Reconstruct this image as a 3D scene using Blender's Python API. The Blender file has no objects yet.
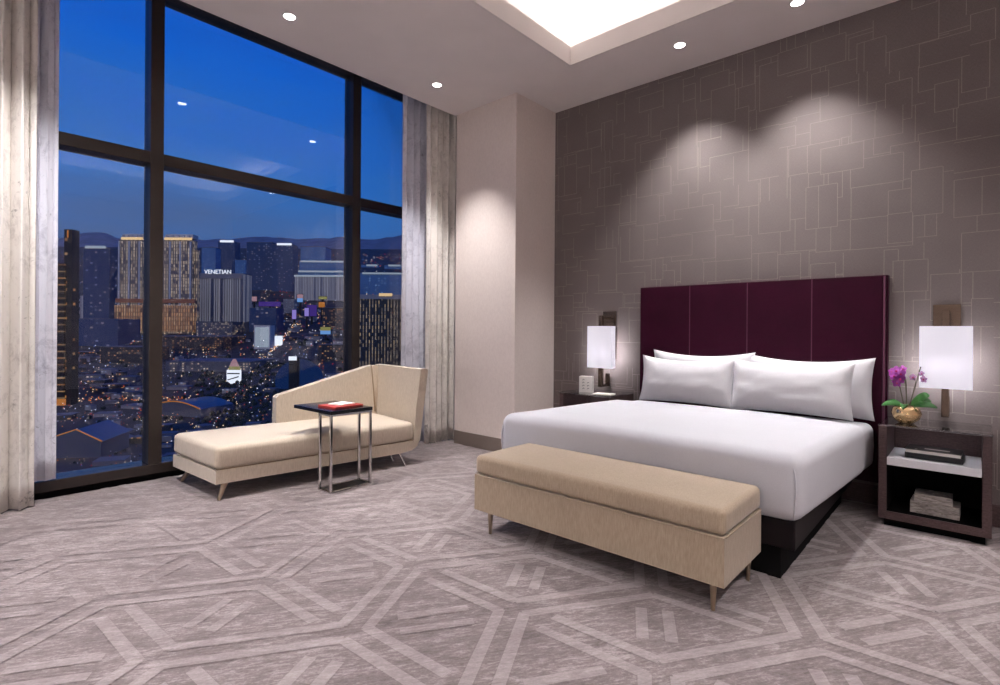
import bpy, bmesh, math, random
from mathutils import Vector, Matrix, noise
random.seed(7)
PI = math.pi
scn = bpy.context.scene
COL = scn.collection
R = math.radians

# ---------------------------------------------------------------- camera
YAW, ROLL, FPX, CYP = 0.7298, 0.0076, 531.05, 330.67
CAM = Vector((4.8157, -5.2912, 1.4))
FW = Vector((-math.sin(YAW), math.cos(YAW), 0))
R0 = Vector((math.cos(YAW), math.sin(YAW), 0))
U0 = Vector((0, 0, 1))
RT = R0 * math.cos(ROLL) + U0 * math.sin(ROLL)
UP = -R0 * math.sin(ROLL) + U0 * math.cos(ROLL)
cd = bpy.data.cameras.new('camera')
cam = bpy.data.objects.new('camera', cd)
COL.objects.link(cam)
cam.matrix_world = Matrix(((RT.x, UP.x, -FW.x, CAM.x), (RT.y, UP.y, -FW.y, CAM.y), (RT.z, UP.z, -FW.z, CAM.z), (0, 0, 0, 1)))
cd.sensor_width = 36
cd.lens = 36 * FPX / 1000
cd.shift_y = (CYP - 342.5) / 1000
cd.clip_start = 0.05
cd.clip_end = 40000
scn.camera = cam

# ---------------------------------------------------------------- materials
def srgb(r, g, b):
    f = lambda c: (c / 255 / 12.92) if c / 255 <= 0.04045 else ((c / 255 + 0.055) / 1.055) ** 2.4
    return (f(r), f(g), f(b), 1)

class NT:
    def __init__(s, name):
        s.m = bpy.data.materials.new(name); s.m.use_nodes = True
        s.t = s.m.node_tree; s.n = s.t.nodes; s.n.clear()
        s.out = s.n.new('ShaderNodeOutputMaterial')
    def add(s, kind, **kw):
        nd = s.n.new(kind)
        for k, v in kw.items(): setattr(nd, k, v)
        return nd
    def ln(s, a, b): s.t.links.new(a, b)
    def math(s, op, a, b=None, c=None):
        nd = s.add('ShaderNodeMath', operation=op)
        for i, v in enumerate((a, b, c)):
            if v is None: continue
            if isinstance(v, (int, float)): nd.inputs[i].default_value = v
            else: s.ln(v, nd.inputs[i])
        return nd.outputs[0]
    def bsdf(s, color=None, rough=0.5, metal=0.0, spec=0.5, **kw):
        b = s.add('ShaderNodeBsdfPrincipled')
        if color is not None:
            if isinstance(color, tuple): b.inputs['Base Color'].default_value = color
            else: s.ln(color, b.inputs['Base Color'])
        if isinstance(rough, (int, float)): b.inputs['Roughness'].default_value = rough
        else: s.ln(rough, b.inputs['Roughness'])
        b.inputs['Metallic'].default_value = metal
        b.inputs['Specular IOR Level'].default_value = spec
        for k, v in kw.items(): b.inputs[k.replace('_', ' ')].default_value = v
        s.ln(b.outputs[0], s.out.inputs[0])
        return b
    def coord(s, scale=(1, 1, 1), rot=(0, 0, 0), which='Object'):
        tc = s.add('ShaderNodeTexCoord'); mp = s.add('ShaderNodeMapping')
        mp.inputs['Scale'].default_value = scale; mp.inputs['Rotation'].default_value = rot
        s.ln(tc.outputs[which], mp.inputs[0]); return mp.outputs[0]
    def noise(s, vec, scale, detail=3, rough=0.5, dist=0.0):
        n = s.add('ShaderNodeTexNoise'); n.inputs['Scale'].default_value = scale
        n.inputs['Detail'].default_value = detail; n.inputs['Roughness'].default_value = rough
        n.inputs['Distortion'].default_value = dist
        if vec is not None: s.ln(vec, n.inputs['Vector'])
        return n.outputs[0]
    def ramp(s, fac, stops):
        r = s.add('ShaderNodeValToRGB'); e = r.color_ramp.elements
        while len(e) < len(stops): e.new(0.5)
        for el, (p, c) in zip(e, stops): el.position = p; el.color = c
        s.ln(fac, r.inputs[0]); return r.outputs[0]
    def mix(s, fac, a, b):
        m = s.add('ShaderNodeMix', data_type='RGBA')
        for i, v in ((0, fac), (6, a), (7, b)):
            if isinstance(v, (int, float, tuple)): m.inputs[i].default_value = v
            else: s.ln(v, m.inputs[i])
        return m.outputs[2]
    def bump(s, b, h, strength=0.3, dist=0.01):
        bp = s.add('ShaderNodeBump'); bp.inputs['Strength'].default_value = strength
        bp.inputs['Distance'].default_value = dist
        s.ln(h, bp.inputs['Height']); s.ln(bp.outputs[0], b.inputs['Normal'])

def plain(name, col, rough=0.5, metal=0.0, spec=0.5, nscale=40, namt=0.06, bump=0.0, **kw):
    t = NT(name)
    n = t.noise(t.coord(), nscale, 3)
    k0 = tuple(c * (1 - namt) for c in col[:3]) + (1,); k1 = tuple(min(1, c * (1 + namt)) for c in col[:3]) + (1,)
    b = t.bsdf(t.ramp(n, [(0.3, k0), (0.7, k1)]), rough, metal, spec, **kw)
    if bump: t.bump(b, n, bump, 0.004)
    return t.m

def weave(name, c0, c1, c2, scale=160, rough=0.85, streak=(1, 1, 0.12), bump=0.25, sheen=0.15):
    """slubby woven cloth: streaks in one direction over fine grain"""
    t = NT(name)
    n1 = t.noise(t.coord(streak), scale, 4, 0.65)
    n2 = t.noise(t.coord((1, 1, 1)), scale * 2.2, 2)
    n3 = t.noise(t.coord((1, 1, 1)), 3.0, 3)
    f = t.math('ADD', t.math('MULTIPLY', n1, 0.65), t.math('MULTIPLY', n2, 0.35))
    f = t.math('ADD', f, t.math('MULTIPLY', t.math('SUBTRACT', n3, 0.5), 0.16))
    col = t.ramp(f, [(0.34, c0), (0.5, c1), (0.66, c2)])
    b = t.bsdf(col, rough, 0, 0.3)
    b.inputs['Sheen Weight'].default_value = sheen
    t.bump(b, f, bump, 0.004)
    return t.m

def emit(name, col, strength):
    t = NT(name); e = t.add('ShaderNodeEmission')
    e.inputs[0].default_value = col; e.inputs[1].default_value = strength
    t.ln(e.outputs[0], t.out.inputs[0]); return t.m

M = {}
M['ceiling'] = plain('ceiling_paint', srgb(243, 236, 233), 0.9, nscale=3, namt=0.02)
M['fascia'] = plain('recess_paint', srgb(236, 230, 226), 0.9, nscale=3, namt=0.02)
M['wall'] = weave('wall_covering', srgb(222, 210, 203), srgb(229, 217, 210), srgb(234, 223, 216), 60, 0.9, (1, 1, 0.5), 0.08, 0)
M['base'] = plain('baseboard_paint', srgb(122, 110, 102), 0.6, nscale=8, namt=0.03)
M['bronze'] = plain('dark_bronze_frame', srgb(50, 42, 38), 0.42, 0.35, nscale=20, namt=0.05)
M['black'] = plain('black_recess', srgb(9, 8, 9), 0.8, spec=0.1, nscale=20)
M['cream'] = weave('cream_upholstery', srgb(150, 133, 111), srgb(166, 148, 126), srgb(179, 162, 139), 150, 0.62, (1, 1, 0.14), 0.22, 0.25)
M['cream2'] = weave('cream_chaise_cloth', srgb(188, 173, 153), srgb(201, 187, 168), srgb(211, 198, 180), 110, 0.6, (1, 1, 0.18), 0.18, 0.25)
M['piping'] = plain('piping_cord', srgb(150, 130, 106), 0.7)
M['linen'] = weave('white_linen', srgb(192, 192, 198), srgb(200, 200, 206), srgb(206, 206, 212), 260, 0.85, (1, 1, 1), 0.05, 0.1)
M['pillowcase'] = weave('white_pillowcase', srgb(222, 222, 226), srgb(229, 229, 233), srgb(235, 235, 238), 260, 0.85, (1, 1, 1), 0.05, 0.1)
M['wood'] = weave('dark_wenge_wood', srgb(62, 47, 48), srgb(80, 63, 63), srgb(96, 78, 77), 40, 0.42, (0.5, 0.5, 4), 0.05, 0)
M['darkwood'] = plain('dark_bed_rail', srgb(20, 13, 16), 0.55, spec=0.2, nscale=12, namt=0.15)
M['chrome'] = plain('polished_chrome', srgb(205, 202, 200), 0.14, 1.0, nscale=5, namt=0.02)
M['nickel'] = plain('brushed_bronze_nickel', srgb(112, 97, 86), 0.24, 1.0, nscale=60, namt=0.08)
M['champagne'] = plain('champagne_metal', srgb(176, 158, 138), 0.3, 1.0, nscale=40, namt=0.05)
M['blacktop'] = plain('black_lacquer', srgb(20, 15, 17), 0.16, nscale=12, namt=0.1)
M['blackmetal'] = plain('black_plate', srgb(10, 8, 9), 0.35)
M['red'] = plain('coral_red_leather', srgb(176, 64, 52), 0.45, nscale=60, bump=0.1)
M['paper'] = plain('white_paper', srgb(232, 228, 222), 0.7, nscale=30, namt=0.03)
M['white'] = plain('white_lacquer', srgb(226, 226, 230), 0.3, nscale=6, namt=0.02)
M['blackbook'] = plain('black_book_cloth', srgb(16, 14, 17), 0.35)
M['ink'] = plain('grey_ink', srgb(90, 92, 86), 0.7)
M['gold'] = plain('hammered_gold', srgb(240, 208, 158), 0.2, 1.0, nscale=14, namt=0.1, bump=0.3)
M['leaf'] = plain('orchid_leaf', srgb(46, 98, 40), 0.35, nscale=18, namt=0.25)
M['stem'] = plain('orchid_stem', srgb(64, 58, 34), 0.6)
M['petal'] = plain('orchid_petal', srgb(176, 62, 176), 0.5, nscale=50, namt=0.3)
M['petalpale'] = plain('orchid_pale_petal', srgb(206, 160, 202), 0.5, nscale=50, namt=0.2)
M['lip'] = plain('orchid_lip', srgb(196, 26, 120), 0.45)

def leather():
    t = NT('plum_leather')
    n = t.noise(t.coord(), 130, 3); n2 = t.noise(t.coord(), 2.2, 3)
    f = t.math('ADD', t.math('MULTIPLY', n, 0.4), t.math('MULTIPLY', n2, 0.6))
    b = t.bsdf(t.ramp(f, [(0.35, srgb(42, 7, 25)), (0.65, srgb(54, 11, 33))]), 0.5, 0, 0.1)
    t.bump(b, n, 0.08, 0.002); return t.m
M['plum'] = leather()
M['seam'] = plain('plum_seam', srgb(100, 62, 80), 0.5, spec=0.1)

GROUND = [(0.40, srgb(100, 90, 90)), (0.5, srgb(128, 117, 117)), (0.60, srgb(172, 161, 161))]
def carpet(name, stops, blend=None):
    """distressed carpet: long fibrous streaks; a pattern colour can fade into the ground where the weave is worn"""
    t = NT(name)
    def streak(sc):
        tc = t.add('ShaderNodeTexCoord')
        m1 = t.add('ShaderNodeMapping'); m1.inputs['Rotation'].default_value = (0, 0, R(-56)); t.ln(tc.outputs['Object'], m1.inputs[0])
        m2 = t.add('ShaderNodeMapping'); m2.inputs['Scale'].default_value = sc; t.ln(m1.outputs[0], m2.inputs[0]); return m2.outputs[0]
    n1 = t.noise(streak((1.0, 3.4, 1)), 3.6, 9, 0.74, 0.7)
    n2 = t.noise(t.coord((1, 1, 1)), 80, 4, 0.7)
    n3 = t.noise(t.coord((1, 1, 1)), 0.9, 3, 0.5)
    n4 = t.noise(streak((1.0, 4.5, 1)), 16, 6, 0.72, 0.4)
    f = t.math('ADD', t.math('MULTIPLY', n1, 0.34), t.math('MULTIPLY', n2, 0.16))
    f = t.math('ADD', f, t.math('ADD', t.math('MULTIPLY', n3, 0.14), t.math('MULTIPLY', n4, 0.36)))
    col = t.ramp(f, GROUND)
    if stops:
        tc = t.add('ShaderNodeTexCoord'); sx = t.add('ShaderNodeSeparateXYZ'); t.ln(tc.outputs['Object'], sx.inputs[0])
        wear = t.math('ADD', t.math('MULTIPLY', t.math('SUBTRACT', sx.outputs[0], 0.4), 0.42), t.math('MULTIPLY', t.math('SUBTRACT', t.noise(t.coord(), 1.3, 4, 0.6), 0.5), 2.4))
        wear = t.math('MAXIMUM', t.math('MINIMUM', wear, 1.0), 0.12)
        col = t.mix(t.math('MULTIPLY', wear, blend), col, t.ramp(f, stops))
    b = t.bsdf(col, 0.95, 0, 0.1)
    b.inputs['Sheen Weight'].default_value = 0.15
    t.bump(b, t.math('ADD', n2, n4), 0.35, 0.006); return t.m
M['carpet'] = carpet('carpet_ground', None)
M['band'] = carpet('carpet_band', [(0.38, srgb(130, 119, 119)), (0.5, srgb(154, 143, 143)), (0.62, srgb(178, 168, 168))], 0.95)
M['groove'] = carpet('carpet_band_edge', [(0.4, srgb(102, 92, 92)), (0.5, srgb(126, 115, 115)), (0.62, srgb(162, 151, 151))], 0.8)

def wallpaper():
    t = NT('woven_wallpaper')
    h = t.noise(t.coord((1, 1, 9)), 55, 4, 0.7); v = t.noise(t.coord((9, 1, 1)), 55, 4, 0.7)
    big = t.noise(t.coord(), 2.5, 2)
    f = t.math('ADD', t.math('MULTIPLY', h, 0.42), t.math('MULTIPLY', v, 0.42))
    f = t.math('ADD', f, t.math('MULTIPLY', big, 0.16))
    b = t.bsdf(t.ramp(f, [(0.38, srgb(94, 85, 84)), (0.5, srgb(108, 99, 97)), (0.62, srgb(124, 114, 112))]), 0.75, 0, 0.3)
    t.bump(b, f, 0.15, 0.003); return t.m
M['paperwall'] = wallpaper()
M['paperline'] = plain('wallpaper_thread', srgb(138, 127, 123), 0.6, nscale=80, namt=0.15)

def drape(name, c0, c1, dark, alpha=1.0, trans=0.0):
    t = NT(name)
    n1 = t.noise(t.coord((.4, .4, .4)), 5.5, 8, 0.75, 1.0)
    n2 = t.noise(t.coord((.6, .6, .45)), 16, 6, 0.78, 0.8)
    n3 = t.noise(t.coord((1, 1, 1)), 8, 6, 0.75, 1.2)
    col = t.ramp(t.math('ADD', t.math('MULTIPLY', n1, 0.5), t.math('MULTIPLY', n2, 0.5)), [(0.34, c0), (0.5, c1)])
    veins = t.ramp(n3, [(0.62, (0, 0, 0, 1)), (0.68, (1, 1, 1, 1))])
    v2 = t.math('MULTIPLY', veins, 0.55)
    col = t.mix(v2, col, dark)
    b = t.bsdf(col, 0.8, 0, 0.2)
    if trans:
        tr = t.add('ShaderNodeBsdfTransparent'); mx = t.add('ShaderNodeMixShader')
        mx.inputs[0].default_value = alpha
        t.ln(tr.outputs[0], mx.inputs[1]); t.ln(b.outputs[0], mx.inputs[2]); t.ln(mx.outputs[0], t.out.inputs[0])
    return t.m
M['drape'] = drape('marbled_drape', srgb(190, 183, 178), srgb(232, 227, 221), srgb(98, 91, 88))
M['sheer'] = drape('marbled_sheer', srgb(176, 176, 190), srgb(228, 228, 238), srgb(118, 116, 128), 0.93, 1)

def glass(nm='window_glass', tint=(0.93, 0.95, 0.97, 1), rough=0.0, k=1.0, mx_=0.5):
    t = NT(nm)
    tr = t.add('ShaderNodeBsdfTransparent'); tr.inputs[0].default_value = tint
    gl = t.add('ShaderNodeBsdfGlossy'); gl.inputs['Roughness'].default_value = rough
    fr = t.add('ShaderNodeFresnel'); fr.inputs[0].default_value = 1.5
    mx = t.add('ShaderNodeMixShader')
    t.ln(t.math('MINIMUM', t.math('MULTIPLY', fr.outputs[0], k), mx_), mx.inputs[0])
    t.ln(tr.outputs[0], mx.inputs[1]); t.ln(gl.outputs[0], mx.inputs[2]); t.ln(mx.outputs[0], t.out.inputs[0])
    return t.m
M['glass'] = glass()
M['greyglass'] = glass('clear_glass_top', (0.8, 0.81, 0.83, 1), 0.06, 5.0, 0.8)

def shade():
    t = NT('lamp_shade_fabric')
    b = t.bsdf(srgb(236, 234, 238), 0.8, 0, 0.2)
    tl = t.add('ShaderNodeBsdfTranslucent'); tl.inputs[0].default_value = srgb(236, 234, 240)
    mx = t.add('ShaderNodeMixShader'); mx.inputs[0].default_value = 0.22
    e = t.add('ShaderNodeEmission'); e.inputs[0].default_value = srgb(240, 240, 252); e.inputs[1].default_value = 0.27
    ad = t.add('ShaderNodeAddShader')
    t.ln(b.outputs[0], mx.inputs[1]); t.ln(tl.outputs[0], mx.inputs[2])
    t.ln(mx.outputs[0], ad.inputs[0]); t.ln(e.outputs[0], ad.inputs[1]); t.ln(ad.outputs[0], t.out.inputs[0])
    return t.m
M['shade'] = shade()
M['bulb'] = emit('bulb_glow', srgb(255, 248, 242), 3)
M['lens'] = emit('downlight_lens', srgb(255, 246, 240), 14)
M['trim'] = plain('white_trim_ring', srgb(235, 232, 230), 0.5)
M['strip'] = emit('cove_strip_glow', srgb(255, 252, 252), 9)

def marble():
    t = NT('grey_marbled_board')
    n = t.noise(t.coord((1, 1, 5)), 14, 6, 0.7, 1.0)
    t.bsdf(t.ramp(n, [(0.35, srgb(104, 98, 94)), (0.5, srgb(160, 153, 148)), (0.66, srgb(196, 190, 184))]), 0.6); return t.m
M['marble'] = marble()

# ---------------------------------------------------------------- mesh helpers
def finish(name, bm, mats, parent=None, smooth=False, recalc=True):
    if recalc: bmesh.ops.recalc_face_normals(bm, faces=bm.faces)
    me = bpy.data.meshes.new(name)
    bm.to_mesh(me); bm.free()
    for m in (mats if isinstance(mats, (list, tuple)) else [mats]): me.materials.append(m)
    if smooth is not False:
        for p in me.polygons: p.use_smooth = True
        if smooth is not True:
            me.set_sharp_from_angle(angle=R(smooth))
    o = bpy.data.objects.new(name, me); COL.objects.link(o)
    if parent is not None: o.parent = parent
    return o

def thing(name, label, cat, loc=(0, 0, 0), rz=0, group=None):
    o = bpy.data.objects.new(name, None); COL.objects.link(o)
    o.location = loc; o.rotation_euler = (0, 0, rz); o.empty_display_size = 0.1
    o['label'] = label; o['category'] = cat
    if group: o['group'] = group
    return o
def tag(o, label, cat, group=None, kind=None):
    o['label'] = label; o['category'] = cat
    if group: o['group'] = group
    if kind: o['kind'] = kind
    return o
def struct(name, bm, mats, parent=None, smooth=False):
    o = finish(name, bm, mats, parent, smooth)
    if parent is None: o['kind'] = 'structure'
    return o

def box(bm, x0, x1, y0, y1, z0, z1, mat=0, bev=0.0, seg=2):
    vs = [bm.verts.new((x, y, z)) for z in (z0, z1) for y in (y0, y1) for x in (x0, x1)]
    idx = [(0, 2, 3, 1), (4, 5, 7, 6), (0, 1, 5, 4), (2, 6, 7, 3), (0, 4, 6, 2), (1, 3, 7, 5)]
    fs = [bm.faces.new([vs[i] for i in f]) for f in idx]
    for f in fs: f.material_index = mat
    if bev > 0:
        es = list({e for f in fs for e in f.edges})
        r = bmesh.ops.bevel(bm, geom=es, offset=bev, segments=seg, profile=0.5, affect='EDGES')
        for f in r['faces']: f.material_index = mat
    return vs
def BX(*a, **k):
    bm = bmesh.new(); box(bm, *a, **k); return bm

def tube(bm, pts, r, n=10, mat=0, caps=True):
    pts = [Vector(p) for p in pts]
    rs = r if isinstance(r, (list, tuple)) else [r] * len(pts)
    rings = []; nrm = None
    for i, p in enumerate(pts):
        d = (pts[min(i + 1, len(pts) - 1)] - pts[max(i - 1, 0)]).normalized()
        if nrm is None:
            a = Vector((0, 0, 1)) if abs(d.z) < 0.9 else Vector((1, 0, 0))
            nrm = d.cross(a).normalized()
        else:
            nrm = (nrm - d * nrm.dot(d)).normalized()
        b = d.cross(nrm)
        rings.append([bm.verts.new(p + (nrm * math.cos(2 * PI * k / n) + b * math.sin(2 * PI * k / n)) * rs[i]) for k in range(n)])
    for a, b in zip(rings, rings[1:]):
        for k in range(n):
            f = bm.faces.new((a[k], a[(k + 1) % n], b[(k + 1) % n], b[k])); f.material_index = mat
    if caps:
        for q in (rings[0][::-1], rings[-1]):
            f = bm.faces.new(q); f.material_index = mat

def lathe(bm, prof, n=28, cx=0, cy=0, mat=0):
    rings = []
    for r_, z in prof:
        rings.append([bm.verts.new((cx + r_ * math.cos(2 * PI * k / n), cy + r_ * math.sin(2 * PI * k / n), z)) for k in range(n)])
    for a, b in zip(rings, rings[1:]):
        for k in range(n):
            f = bm.faces.new((a[k], a[(k + 1) % n], b[(k + 1) % n], b[k])); f.material_index = mat
    bm.faces.new(rings[0][::-1]).material_index = mat; bm.faces.new(rings[-1]).material_index = mat

def extrude_poly(bm, pts, d, mat=0):
    """polygon (3D points) extruded along vector d"""
    d = Vector(d)
    a = [bm.verts.new(Vector(p)) for p in pts]; b = [bm.verts.new(Vector(p) + d) for p in pts]
    n = len(a)
    fs = [bm.faces.new(a[::-1]), bm.faces.new(b)]
    fs += [bm.faces.new((a[i], a[(i + 1) % n], b[(i + 1) % n], b[i])) for i in range(n)]
    for f in fs: f.material_index = mat
    return fs

def rounded(x0, x1, y0, y1, z0, z1, r, seg=5, cuts=0, fn=None):
    """soft box: bevelled, gridded, then warped by fn(Vector)->Vector"""
    bm = bmesh.new()
    box(bm, x0, x1, y0, y1, z0, z1)
    if cuts:
        for ax, (lo, hi) in enumerate(((x0, x1), (y0, y1), (z0, z1))):
            k = max(1, round((hi - lo) / cuts))
            for i in range(1, k):
                co = [0, 0, 0]; co[ax] = lo + (hi - lo) * i / k
                no = [0, 0, 0]; no[ax] = 1
                bmesh.ops.bisect_plane(bm, geom=bm.verts[:] + bm.edges[:] + bm.faces[:], plane_co=co, plane_no=no)
    es = [e for e in bm.edges if e.calc_face_angle(0) > 0.5]
    bmesh.ops.bevel(bm, geom=es, offset=r, segments=seg, profile=0.5, affect='EDGES')
    if fn:
        for v in bm.verts: v.co = fn(v.co.copy())
    return bm

H = 4.072
# ---------------------------------------------------------------- setting: floor with its woven pattern
bm = bmesh.new()
FX0, FX1, FY0, FY1 = -1.2, 6.9, -8.2, 0.0
vs = [bm.verts.new(p) for p in ((FX0, FY0, 0), (FX1, FY0, 0), (FX1, FY1, 0), (FX0, FY1, 0))]
bm.faces.new(vs)
vs = [bm.verts.new(p) for p in ((FX0, FY0, -0.15), (FX1, FY0, -0.15), (FX1, FY1, -0.15), (FX0, FY1, -0.15))]
bm.faces.new(vs[::-1])
LA, LB, N0 = Vector((0.765, 0.035)), Vector((0.425, 0.665)), Vector((3.09, -3.245))
zc = [0.0]
def clip_box(poly):
    for ax, lim, sgn in ((0, FX0 + .02, 1), (0, FX1 - .02, -1), (1, FY0 + .02, 1), (1, FY1 - .02, -1)):
        out = []
        for i in range(len(poly)):
            a, b = poly[i], poly[(i + 1) % len(poly)]
            da, db = (a[ax] - lim) * sgn, (b[ax] - lim) * sgn
            if da >= 0: out.append(a)
            if (da >= 0) != (db >= 0): out.append(a + (b - a) * (da / (da - db)))
        poly = out
        if len(poly) < 3: return None
    return poly
def strip(p, q, w, mat, z):
    d = (q - p).normalized(); nn = Vector((-d.y, d.x)) * w / 2
    poly = clip_box([p + nn, q + nn, q - nn, p - nn])
    if not poly: return
    zc[0] += 6e-7
    f = bm.faces.new([bm.verts.new((v.x, v.y, z + zc[0])) for v in poly]); f.material_index = mat
def pair(p, q, s0, s1):
    d = (q - p); Ln = d.length; d = d / Ln; nn = Vector((-d.y, d.x))
    for s in (-1, 1):
        o = nn * s * 0.064
        a, b = p + o + d * s0, q + o - d * s1
        strip(a, b, 0.066, 2, 0.0005)
        strip(a, b, 0.056, 1, 0.0030)
for j in range(-9, 7):
    for i in range(-10, 12):
        P = N0 + LA * i + LB * j
        E, W, NE, NW, SE, SW = P + LA, P - LA, P + LB, P + LB - LA, P - LB + LA, P - LB
        t0, t1, tf = 0.03, 0.2, 0.22
        if j % 2 == 0:
            pair(P, W, t0, t1); pair(P, NE, t0, t0); pair(P, SE, t0, t0)
            pair(P, NW, tf, tf); pair(P, SW, tf, tf)
        else:
            pair(P, E, t0, t1)
floor = finish('floor', bm, [M['carpet'], M['band'], M['groove']], recalc=False); floor['kind'] = 'structure'

# ---------------------------------------------------------------- walls
# bed wall with its wallpaper of overlapping outlined rectangles
bm = bmesh.new()
WX0, WX1 = 0.97, 6.9
box(bm, WX0, WX1, 0, 0.2, 0, H + 0.6)
rw = random.Random(11)
ty = [0.0]
def thread(x0, x1, z0, z1, y=-0.0008):
    x0, x1 = max(WX0 + .004, min(x0, WX1)), max(WX0 + .004, min(x1, WX1)); z0, z1 = max(0.17, min(z0, H)), max(0.17, min(z1, H))
    if x1 - x0 < 1e-4 or z1 - z0 < 1e-4: return
    ty[0] -= 7e-7; y += ty[0]
    f = bm.faces.new([bm.verts.new(p) for p in ((x0, y, z0), (x1, y, z0), (x1, y, z1), (x0, y, z1))]); f.material_index = 1
TW = 0.0044
segs = []            # (horizontal?, fixed coordinate, start, end)
def cover(x0, x1, z0, z1):
    global segs
    out = []
    for hz, c, a, b in segs:
        lo, hi, clo, chi = (x0, x1, z0, z1) if hz else (z0, z1, x0, x1)
        if not (clo < c < chi) or b <= lo or a >= hi: out.append((hz, c, a, b)); continue
        if a < lo: out.append((hz, c, a, lo))
        if b > hi: out.append((hz, c, hi, b))
    segs = out
cells = [(cx, cz) for cx in range(26) for cz in range(19)]
rw.shuffle(cells)
for cx, cz in cells:
    x = WX0 - 0.15 + cx * 0.245 + rw.uniform(-.08, .08); z = 0.05 + cz * 0.23 + rw.uniform(-.08, .08)
    w, h = rw.choice(((.17, .36), (.2, .28), (.34, .2), (.4, .26), (.27, .24), (.14, .24), (.24, .42)))
    w *= rw.uniform(.85, 1.15); h *= rw.uniform(.85, 1.15)
    cover(x, x + w, z, z + h)
    segs += [(1, z, x, x + w), (1, z + h, x, x + w), (0, x, z, z + h), (0, x + w, z, z + h)]
    if rw.random() < .25: segs.append((0, x + w * rw.uniform(.2, .5), z, z + h))
for hz, c, a, b in segs:
    if b - a < 0.03 or rw.random() < .16: continue
    if hz: thread(a, b, c, c + TW)
    else: thread(c, c + TW, a, b)
for f in bm.faces:
    if f.material_index == 1 and f.normal.y > 0: f.normal_flip()
wall_bed = finish('wall_north', bm, [M['paperwall'], M['paperline']], recalc=False); wall_bed['kind'] = 'structure'
# corner pier between window niche and bed wall
struct('wall_corner', BX(0.0, 0.97, -0.743, 0.2, 0, H + 0.6), M['wall'])
struct('wall_niche', BX(-1.25, 0.0, -0.45, 0.2, 0, H + 0.8), M['wall'])
struct('wall_east', BX(6.9, 7.1, -8.4, 0.2, 0, H + 0.6), M['ceiling'])
struct('wall_south', BX(-1.25, 7.1, -8.4, -8.2, 0, H + 0.8), M['ceiling'])
bm = bmesh.new(); box(bm, 0.0, 0.982, -0.755, -0.743, 0, 0.163, bev=0.003); box(bm, 0.97, 0.982, -0.743, -0.013, 0, 0.163, bev=0.003)
struct('baseboard_corner', bm, M['base'])
struct('baseboard_north', BX(0.982, 6.9, -0.013, 0.0, 0, 0.163, bev=0.003), M['wood'])
struct('baseboard_east', BX(6.887, 6.9, -8.2, -0.013, 0, 0.163, bev=0.003), M['base'])
struct('baseboard_south', BX(-0.5, 6.887, -8.2, -8.187, 0, 0.163, bev=0.003), M['base'])

# ---------------------------------------------------------------- ceiling with raised recess and cove light
TX0, TX1, TY0, TY1 = 1.77, 5.2, -5.3, -0.86
def ring(bm, X0, X1, Y0, Y1, x0, x1, y0, y1, z0, z1, mat=0):
    box(bm, X0, x0, Y0, Y1, z0, z1, mat); box(bm, x1, X1, Y0, Y1, z0, z1, mat)
    box(bm, x0, x1, Y0, y0, z0, z1, mat); box(bm, x0, x1, y1, Y1, z0, z1, mat)
bm = bmesh.new()
ring(bm, 0.0, 6.9, -8.2, 0.0, TX0 - 0.02, TX1 + 0.02, TY0 - 0.02, TY1 + 0.02, H, H + 0.09)
ring(bm, TX0 - 0.02, TX1 + 0.02, TY0 - 0.02, TY1 + 0.02, TX0, TX1, TY0, TY1, H, H + 0.185, 1)
ring(bm, 0.0, 6.9, -8.2, 0.0, TX0 - 0.26, TX1 + 0.26, TY0 - 0.26, TY1 + 0.26, H + 0.09, H + 0.5)
box(bm, 0.0, 6.9, -8.2, 0.0, H + 0.5, H + 0.6)
box(bm, -1.25, 0.0, -8.2, -0.45, H + 0.75, H + 0.85)
box(bm, -0.03, 0.0, -8.2, -0.45, H, H + 0.75)
ceiling = struct('ceiling', bm, [M['ceiling'], M['fascia']])
bm = bmesh.new()
ring(bm, TX0 - 0.15, TX1 + 0.15, TY0 - 0.15, TY1 + 0.15, TX0 - 0.11, TX1 + 0.11, TY0 - 0.11, TY1 + 0.11, H + 0.095, H + 0.115)
struct('cove_strip', bm, M['strip'], ceiling)

# ---------------------------------------------------------------- window wall
GX = -0.90
win = bpy.data.objects.new('window_1', None); COL.objects.link(win); win['kind'] = 'structure'
FXF = -0.82
ZT0, ZT1 = 2.912, 3.02
mull = [(-3.808, -3.70), (-1.686, -1.575), (-5.95, -5.84)]
YE0, YE1 = -8.2, -0.45
for a, b in mull:
    bm = BX(-1.02, FXF, a, b, 0.13, 4.52, bev=0.004); struct('mullion', bm, M['bronze'], win)
ys = [YE0] + sorted(sum(([a, b] for a, b in mull), [])) + [YE1]
for i in range(0, len(ys), 2):
    a, b = ys[i], ys[i + 1]
    struct('transom', BX(-1.02, FXF, a, b, ZT0, ZT1, bev=0.004), M['bronze'], win)
    for z0, z1 in ((0.15, ZT0), (ZT1, 4.5)):
        struct('pane', BX(GX - 0.006, GX + 0.006, a, b, z0, z1), M['glass'], win)
struct('window_head', BX(-1.02, FXF, YE0, YE1, 4.50, 4.83), M['bronze'], win)
bm = bmesh.new(); box(bm, -1.05, -0.80, YE0, YE1, 0.06, 0.15, bev=0.005)
struct('window_sill', bm, plain('polished_sill', srgb(48, 41, 38), 0.12, 0.2, nscale=20, namt=0.05), win)
struct('sill_toe', BX(-1.05, -0.83, YE0, YE1, 0.0, 0.06), M['black'], win)

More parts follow.
